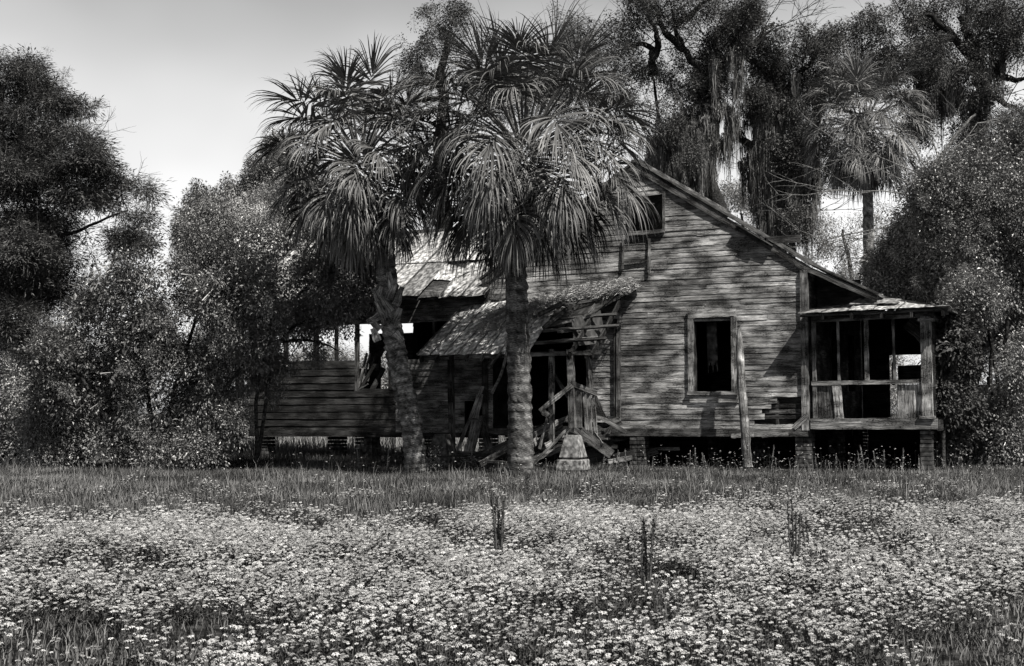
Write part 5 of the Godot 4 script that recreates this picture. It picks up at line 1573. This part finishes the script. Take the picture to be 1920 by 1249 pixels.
	crown(t, [
		[Vector3(9.056, 3.278, -25.422), 0.38, 1],
		[Vector3(9.475, 3.522, -25.737), 0.43, 1],
		[Vector3(9.18, 3.123, -26.15), 0.28, 1],
		[Vector3(9.731, 3.124, -26.163), 0.26, 1]], broad, M.leaf, 300, 1.0, 315, -0.2, 1.5)
	# bare little tree in front of the thicket
	rng.seed = 330
	t = thing("bare_tree", "leafless pale-twigged tree spreading to the left in front of the far palm", "tree", Vector3(9.6, 0, -30))
	limb(t, [Vector3(9.6, 0, -30), Vector3(9.847, 3.679, -30), Vector3(9.791, 5.321, -30), Vector3(9.904, 6.591, -30), Vector3(10.491, 7.484, -30), Vector3(11.009, 8.06, -30)], 0.09, 0.03, 0.2, "trunk")
	for b in [[Vector3(9.904, 6.591, -30), Vector3(-1, .35, .1), 1.9], [Vector3(9.854, 5.955, -30), Vector3(-1, 0.05, .15), 2.6], [Vector3(9.793, 5.448, -30), Vector3(-1, -.02, .1), 2.4], [Vector3(9.905, 6.655, -30), Vector3(-.9, .75, 0), 1.6], [Vector3(10.101, 6.974, -30), Vector3(-.3, 1, 0), 1.3], [Vector3(9.836, 6.337, -30), Vector3(-1, .2, -.2), 2.2], [Vector3(9.904, 6.591, -30), Vector3(.8, .7, 0.1), 1.8], [Vector3(9.773, 5.068, -30), Vector3(-1, .15, .1), 1.6]]:
		var st := begin()
		twigs_into(st, b[0] - t.position, (b[1] as Vector3).normalized(), b[2], 0.022, 2, 0.3)
		part("limb", st.commit(), M.bark, t)
	# ---- fence and the far trees
	rng.seed = 340
	var f := thing("board_fence", "dark board fence with an empty top rail at the right edge, behind the bush", "fence", Vector3(9.9, 0, -27.4))
	for k in 16:
		part("fence_board", plank(Vector3(-0.9 + k * 0.17, 0, 0), Vector3(-0.9 + k * 0.17, 1.62 + rr(-.03, .03), 0), 0.155, 0.02, Vector3.RIGHT, rr(0.05, 0.09), 2), M.rough_wood, f)
	for k in 3:
		part("fence_post", plank(Vector3(-0.85 + k * 1.2, 0, -0.07), Vector3(-0.85 + k * 1.2, 1.78, -0.07), 0.09, 0.09, Vector3.RIGHT, 0.07, 2), M.rough_wood, f)
	part("fence_rail", plank(Vector3(-0.95, 1.5, -0.04), Vector3(1.8, 1.52, -0.04), 0.08, 0.04, Vector3.UP, 0.07, 3), M.rough_wood, f)
	var spots := [[-48, -72, 5.0, "leftmost low tree"], [-38, -66, 5.5, "low round tree at the far left"], [-29, -70, 6.0, "tree beyond the feathery tree"], [-21, -64, 4.6, "low tree seen under the feathery tree's branches"], [-14, -72, 5.5, "tree beyond the left shrubs"], [-8, -66, 4.2, "low bright tree seen through the wing's openings"], [-2, -70, 4.6, "tree behind the middle of the house"], [5, -74, 6.5, "tree behind the gable"], [13, -70, 5.5, "tree behind the right roof slope"], [20, -72, 5.0, "tree beyond the far palm's trunk"], [27, -64, 6.5, "tree beyond the glossy evergreen"], [35, -68, 7.0, "tree beyond the fence"], [44, -72, 7.0, "rightmost far tree"]]
	for k in spots.size():
		var s: Array = spots[k]
		t = thing("far_tree", "%s in the tree line behind the house" % s[3], "tree", Vector3(s[0], 0, s[1]), 0.0, "line of trees across the far field")
		limb(t, trunk_pts(s[0], s[1], s[2] * 0.7, rr(-.5, .5)).map(func(p): return p), 0.25, 0.08, 0.08, "trunk")
		var blobs := []
		for j in 12:
			blobs.append([Vector3(s[0] + rr(-3.4, 3.4), s[2] * rr(0.15, 0.85), s[1] + rr(-2, 2)), rr(1.1, 1.9), 1.0])
		crown(t, blobs, pale, M.dull_leaf, 55, 1.3, 350 + k, -0.15, 0.6)

# ---- the field -------------------------------------------------------------
func blades(seed_: int, count: int, size: float, h0: float, h1: float, w: float, tone: float) -> ArrayMesh:
	rng.seed = seed_
	var st := begin()
	for i in count:
		var p := Vector3(rr(-.5, .5) * size, -0.02, rr(-.5, .5) * size)
		var a := rr(0, TAU)
		var s := Vector3(cos(a), 0, sin(a)) * w * rr(.6, 1.2)
		var H := rr(h0, h1) * (0.5 + 0.5 * rng.randf())
		var lean := Vector3(rr(-1, 1), 0, rr(-1, 1)) * H * 0.35
		var m := p + Vector3.UP * H * 0.6 + lean * 0.35
		var tip := p + Vector3.UP * H + lean
		var c := g(tone * rr(0.5, 1.5))
		var n := s.cross(m - p).normalized()
		n = (n + Vector3.UP * 0.8).normalized()
		tri(st, p - s, p + s, m + s * 0.7, n, c, c, c)
		tri(st, p - s, m + s * 0.7, m - s * 0.7, n, c, c, c)
		tri(st, m - s * 0.7, m + s * 0.7, tip, n, c, c, c)
	return st.commit()

func flower_clump(seed_: int, count: int, spread: float, h: float) -> ArrayMesh:
	rng.seed = seed_
	var st := begin()
	for i in count:
		var a := rr(0, TAU)
		var r := spread * sqrt(rng.randf())
		var p := Vector3(cos(a) * r, h * rr(0.75, 1.12) - r * 0.25, sin(a) * r)
		var up := Vector3(rr(-.3, .3), 1.0, rr(-.2, .35)).normalized()
		var s := up.cross(Vector3(rr(-1, 1), 0.1, rr(-1, 1))).normalized()
		var q := s.cross(up)
		var R := rr(0.006, 0.0145)
		var c := g(rr(0.27, 0.54))
		var N := 8
		for k in N:
			var a0 := TAU * k / N
			var a1 := TAU * (k + 0.5) / N
			var a2 := TAU * (k + 1) / N
			var e0 := p + (s * cos(a0) + q * sin(a0)) * R * 0.72 + up * 0.002
			var e1 := p + (s * cos(a1) + q * sin(a1)) * R * rr(0.7, 1.25) - up * R * rr(-0.1, 0.4)
			var e2 := p + (s * cos(a2) + q * sin(a2)) * R * 0.72 + up * 0.002
			for t in [[p, e0, e1], [p, e1, e2]]:
				var n: Vector3 = (t[1] - t[0]).cross(t[2] - t[0]).normalized()
				if n.dot(up) < 0.0: n = -n
				tri(st, t[0], t[1], t[2], n, c, c, c)
		# centre
		var cc := g(0.3)
		for k in 5:
			var a0 := TAU * k / 5
			var a2 := TAU * (k + 1) / 5
			tri(st, p + up * 0.006, p + (s * cos(a0) + q * sin(a0)) * R * 0.3 + up * 0.004, p + (s * cos(a2) + q * sin(a2)) * R * 0.3 + up * 0.004, up, cc, cc, cc)
		# stem and a couple of leaves
		var foot := Vector3(p.x * 0.6 + rr(-.02, .02), 0.0, p.z * 0.6 + rr(-.02, .02))
		var w := Vector3(0.0022, 0, 0).rotated(Vector3.UP, rr(0, TAU))
		var g1 := g(rr(0.05, 0.1))
		tri(st, foot - w, foot + w, p, w.cross(p - foot).normalized(), g1, g1, g1)
		for k in 2:
			leaf_into(st, foot.lerp(p, rr(0.2, 0.8)), Vector3(rr(-1, 1), rr(0.1, 0.9), rr(-1, 1)).normalized(), Vector3.UP, rr(0.03, 0.06), 0.012, rr(0.04, 0.1))
	return st.commit()

func under_house(x: float, z: float, margin := 0.0) -> bool:
	var d := Vector3(x, 0, z) - HOUSE_AT
	var s := d.dot(Vector3(cos(HOUSE_TURN), 0, -sin(HOUSE_TURN)))
	var t := d.dot(Vector3(sin(HOUSE_TURN), 0, cos(HOUSE_TURN)))
	return t < -0.05 + margin and t > -7.0 and s > -9.0 and s < 5.6

func build_field() -> void:
	rng.seed = 500
	var patches := []
	for k in 3:
		patches.append(blades(510 + k, 190, 0.6, 0.06, 0.17, 0.003, 0.082))
	var where := [[], [], []]
	var tones := [[], [], []]
	var z := -3.6
	while z > -34.0:
		var half := 0.42 * -z + 5.0
		var step := 0.36 if z > -20 else 0.42
		var x := -half
		while x < half:
			var px := x + rr(-.2, .2)
			var pz := z + rr(-.2, .2)
			if not under_house(px, pz):
				var tall := 1.0 + 0.6 * fn.get_noise_2d(px * 0.7, pz * 0.7)
				if pz < -14.0 and pz > -26.0: tall *= 0.6
				if pz < -26: tall *= 1.6
				if pz > -9.0: tall *= 0.62
				var q := rng.randi() % 3
				where[q].append(Transform3D(Basis(Vector3.UP, rr(0, TAU)).scaled(Vector3(1.0, tall, 1.0)), Vector3(px, ground_h(px, pz), pz)))
				tones[q].append(clampf(1.0 + 1.3 * fn.get_noise_2d(px * 0.9 + 20.0, pz * 0.6) + 0.5 * fn.get_noise_2d(px * 3.0, pz * 2.0), 0.45, 1.8) * rr(0.8, 1.2))
			x += step
		z -= step
	for k in 3:
		var o := copies("grass", patches[k], M.grass, where[k], self, tones[k])
		tag(o, ["short tufted grass growing all over the field", "finer grass mixed through the field", "coarser grass mixed through the field"][k], "grass", "grass of the field", "stuff")
	# far grass behind the house
	var far_where := []
	var fp := blades(520, 160, 1.6, 0.25, 0.5, 0.012, 0.14)
	z = -33.0
	while z > -64.0:
		var half := 0.5 * -z
		var x := -half
		while x < half:
			var px := x + rr(-.6, .6)
			far_where.append(Transform3D(Basis(Vector3.UP, rr(0, TAU)), Vector3(px, ground_h(px, z), z + rr(-.6, .6))))
			x += 1.25
		z -= 1.25
	tag(copies("tall_grass", fp, M.grass, far_where, self), "taller sunlit grass across the field behind the house", "grass", "", "stuff")
	# taller thin stems standing out of the grass, and tufts round the trunks and posts
	var tw := []
	var tall_mesh := blades(525, 9, 0.5, 0.3, 0.55, 0.0028, 0.15)
	rng.seed = 545
	for i in 420:
		var d := rr(13.0, 23.0)
		var x := rr(-0.42, 0.42) * d
		if under_house(x, -d, 0.3): continue
		tw.append(Transform3D(Basis(Vector3.UP, rr(0, TAU)).scaled(Vector3(1, rr(0.4, 1.0), 1)), Vector3(x, ground_h(x, -d), -d)))
	for c in [Vector3(0.11, 0, -22.057), Vector3(-1.601, 0, -22.057), Vector3(4.386, 0, -23.925), Vector3(1.163, 0, -24.383), Vector3(-1.338, 0, -24.62)]:
		for i in 9:
			var a := rr(0, TAU)
			var p: Vector3 = c + Vector3(cos(a), 0, sin(a)) * rr(0.2, 0.5)
			tw.append(Transform3D(Basis(Vector3.UP, rr(0, TAU)).scaled(Vector3(1, rr(0.3, 0.7), 1)), Vector3(p.x, 0, p.z)))
	tag(copies("tall_stems", tall_mesh, M.grass, tw, self), "thin taller grass stems standing out of the short grass", "grass", "", "stuff")
	# white wildflowers
	var clumps := []
	for k in 4:
		clumps.append(flower_clump(530 + k, 17, 0.12, 0.2))
	var fw := [[], [], [], []]
	var ft := [[], [], [], []]
	rng.seed = 540
	for i in 72000:
		var d := sqrt(rr(4.0 * 4.0, 17.5 * 17.5))
		var x := rr(-1, 1) * (0.42 * d + 4.0)
		var zz := -d
		var side := x / 4.2
		var edge := 12.0 - 2.2 * smoothstep(0.0, -0.9, side) + 1.4 * fn.get_noise_2d(x * 0.6, zz * 0.4)
		var dens := smoothstep(edge + 2.0, edge - 1.2, d)
		dens *= clampf(0.55 + 1.7 * fn.get_noise_2d(x * 0.9 + 50.0, zz * 0.55) + 0.7 * fn.get_noise_2d(x * 2.6, zz * 2.6), 0.04, 1.0)
		dens *= lerpf(1.0, 0.65, smoothstep(0.25, 0.7, side)) * lerpf(1.0, 0.6, smoothstep(-0.55, -1.0, side))
		dens *= lerpf(0.3, 1.4, smoothstep(5.4, 9.4, d))
		if side > 0.15 and side < 0.75: dens *= lerpf(1.0, 0.35, exp(-pow((d - 9.2) / 1.3, 2.0)))
		dens = maxf(dens, 0.006)
		if rng.randf() > dens: continue
		var sc := rr(0.75, 1.2)
		var fq := rng.randi() % 4
		ft[fq].append(rr(0.6, 1.2))
		fw[fq].append(Transform3D(Basis(Vector3.UP, rr(-.6, .6)).scaled(Vector3(sc, sc * rr(.75, 1.15), sc)), Vector3(x, ground_h(x, zz) - 0.03, zz)))
	for k in 4:
		var o := copies("wildflowers", clumps[k], M.petal, fw[k], self, ft[k])
		tag(o, ["dense white wildflowers carpeting the near field", "white wildflowers scattered through the carpet", "white flower clumps in the near field", "white flower heads mixed through the near field"][k], "wildflowers", "white wildflower carpet", "stuff")
	# single flowers up to the house
	var sw := []
	var single := flower_clump(539, 2, 0.06, 0.42)
	for i in 420:
		var d := rr(15.0, 22.8)
		var x := rr(-0.4, 0.42) * d
		if rng.randf() < 0.5: x = rr(0.1, 0.42) * d
		if d > 20.8 and x < 1.2 and x > -3.0: continue
		sw.append(Transform3D(Basis(Vector3.UP, rr(0, TAU)).scaled(Vector3.ONE * rr(.45, 1.2)), Vector3(x, ground_h(x, -d) - 0.03, -d)))
	tag(copies("scattered_flowers", single, M.petal, sw, self), "single white flowers scattered in the grass up to the house", "wildflowers", "", "stuff")
	# dark seed stalks standing in the flowers
	rng.seed = 560
	for s in [[Vector3(-0.087, 0, -8.144), 0.43, 8, "tight clump of dark dry seed stalks standing in the brightest flowers, nearest the middle"], [Vector3(0.746, 0, -7.129), 0.36, 5, "clump of dark seed stalks low in the field, right of the middle"], [Vector3(1.715, 0, -7.846), 0.42, 4, "tall pair of dark seed stalks in the flowers on the right"], [Vector3(2.081, 0, -9.097), 0.26, 2, "shorter dark seed stalk just behind the tall pair on the right"], [Vector3(0.149, 0, -12.838), 0.36, 3, "thin dark weed stalks at the back edge of the flowers near the middle"], [Vector3(1.604, 0, -12.71), 0.3, 2, "thin dark weed stalk at the back edge of the flowers, right of the middle"], [Vector3(2.815, 0, -13.735), 0.3, 2, "thin grey weed stalk in the grass in front of the corner pier"], [Vector3(-2.085, 0, -7.547), 0.16, 3, "short dark weed in the flowers at the left"]]:
		var t := thing("seed_stalks", s[3], "weed", Vector3(s[0].x, ground_h(s[0].x, s[0].z), s[0].z), 0.0, "dark seed stalks standing in the flowers")
		for k in s[2]:
			var st := begin()
			var foot := Vector3(rr(-.03, .03), -0.03, rr(-.04, .04))
			var top := Vector3(rr(-.05, .05), s[1] * rr(0.8, 1.15) + 0.08, rr(-.04, .04))
			tube_into(st, [foot, foot.lerp(top, 0.5) + Vector3(rr(-.01, .01), 0, 0), top], [0.007, 0.006, 0.003], 5, 0.06)
			for j in 70:
				var f := rr(0.38, 1.0)
				var p := foot.lerp(top, f)
				leaf_into(st, p, Vector3(rr(-1, 1), rr(0.2, 1.4), rr(-1, 1)).normalized(), Vector3(rr(-1, 1), 0.3, rr(-1, 1)).normalized(), rr(0.012, 0.026), 0.012, rr(0.025, 0.08))
			part("stalk", st.commit(), M.dull_leaf, t)
	# pale weed spikes along the foot of the house
	rng.seed = 570
	var proto := thing("weed_spike", "", "weed", Vector3.ZERO, 0.0, "pale weed spikes along the foot of the house")
	var ws := begin()
	tube_into(ws, [Vector3(0, -0.05, 0), Vector3(0.01, 0.25, 0), Vector3(0.0, 0.5, 0.01)], [0.006, 0.005, 0.003], 5, 0.1)
	for j in 30:
		leaf_into(ws, Vector3(0, rr(0.02, 0.3), 0), Vector3(rr(-1, 1), rr(.3, 1.2), rr(-1, 1)).normalized(), Vector3.UP, rr(0.06, 0.12), 0.02, rr(0.08, 0.18))
	part("stem", ws.commit(), M.grass, proto)
	var hs := begin()
	for j in 60:
		leaf_into(hs, Vector3(0, rr(0.26, 0.52), 0), Vector3(rr(-1, 1), rr(.2, 1.2), rr(-1, 1)).normalized(), Vector3.UP, rr(0.02, 0.035), 0.016, rr(0.25, 0.5))
	part("flower_head", hs.commit(), M.grass, proto)
	var n := 0
	for q in [[1133, 868, "in front of the wide dark beam"], [1147, 872, "between the wide dark beam and the first brick pier"], [1158, 890, "palest, standing forward of the first brick pier"], [1180, 888, "right of the palest one"], [1224, 866, "right of the first brick pier"], [1240, 870, "in the dark gap right of the first brick pier"], [1291, 850, "tallest, under the left jamb of the front window"], [1299, 856, "under the middle of the front window"], [1316, 862, "under the right half of the front window"], [1330, 866, "left of the leaning post"], [1432, 866, "a little right of the leaning post"], [1458, 872, "palest, left of the corner pier"], [1482, 864, "just left of the corner pier"], [1531, 862, "just right of the corner pier"], [1551, 858, "under the left end of the porch"], [1571, 860, "under the left porch boards"], [1600, 862, "under the middle of the porch, leftmost"], [1621, 860, "under the middle of the porch"], [1640, 856, "tallest under the porch"], [1662, 862, "under the porch, left of its right pier"], [1690, 860, "under the pale right porch boards"], [1713, 858, "beside the right porch pier"], [1762, 856, "right of the right porch pier"], [1790, 858, "in front of the porch vine"], [1824, 856, "in front of the slim dark trunk"], [1836, 850, "tallest in front of the fence"], [1860, 862, "in front of the dark bush at the right"], [1889, 866, "rightmost, at the edge of the dark bush"], [668, 868, "left of the leaning palm"], [723, 872, "under the wing, left of the leaning palm"], [872, 880, "beside the pale board scraps"]]:
		var d: float = 22.5 - (q[0] - 960) * 0.0016 - rr(0.0, 0.8)
		if q[0] < 960: d = 23.4
		var x: float = (q[0] - 960) * d / 2400.0
		var c: Node3D = proto if n == 0 else proto.duplicate()
		if n > 0:
			c.name = "weed_spike"
			add_child(c, true)
		c.position = Vector3(x, ground_h(x, -d), -d)
		c.rotation = Vector3(rr(-.18, .18), rr(0, TAU), rr(-.18, .18))
		c.position.x += rr(-.12, .12)
		c.scale = Vector3.ONE * rr(0.45, 0.95) * (1.3 if q[2].begins_with("tallest") else 1.0)
		c.set_meta("label", "pale weed spike %s" % q[2])
		n += 1
	# leafy seedlings
	var sp := begin()
	for j in 90:
		var p := Vector3(rr(-.14, .14), rr(0.02, 0.42), rr(-.1, .1))
		leaf_into(sp, p, Vector3(rr(-1, 1), rr(0, 1), rr(-1, 1)).normalized(), Vector3.UP, rr(0.04, 0.07), 0.03, rr(0.12, 0.3))
	var sprig := thing("seedling", "low leafy seedling at the foot of the leaning palm", "seedling", Vector3(-1.341, 0.03, -22.2), 0.0, "leafy seedlings near the palms")
	part("leaves", sp.commit(), M.leaf, sprig).set_meta("kind", "stuff")
	part("stem", tube([Vector3.ZERO, Vector3(0.02, 0.2, 0), Vector3(0.0, 0.4, 0.02)], [0.008, 0.006, 0.003], 5, 0.06), M.bark, sprig)
	var sp2: Node3D = sprig.duplicate()
	sp2.name = "seedling"
	add_child(sp2, true)
	sp2.position = Vector3(-0.753, 0.0, -22.6)
	sp2.scale = Vector3(1.4, 0.6, 1.0)
	sp2.set_meta("label", "low leafy seedling among the planks left of the straight palm")
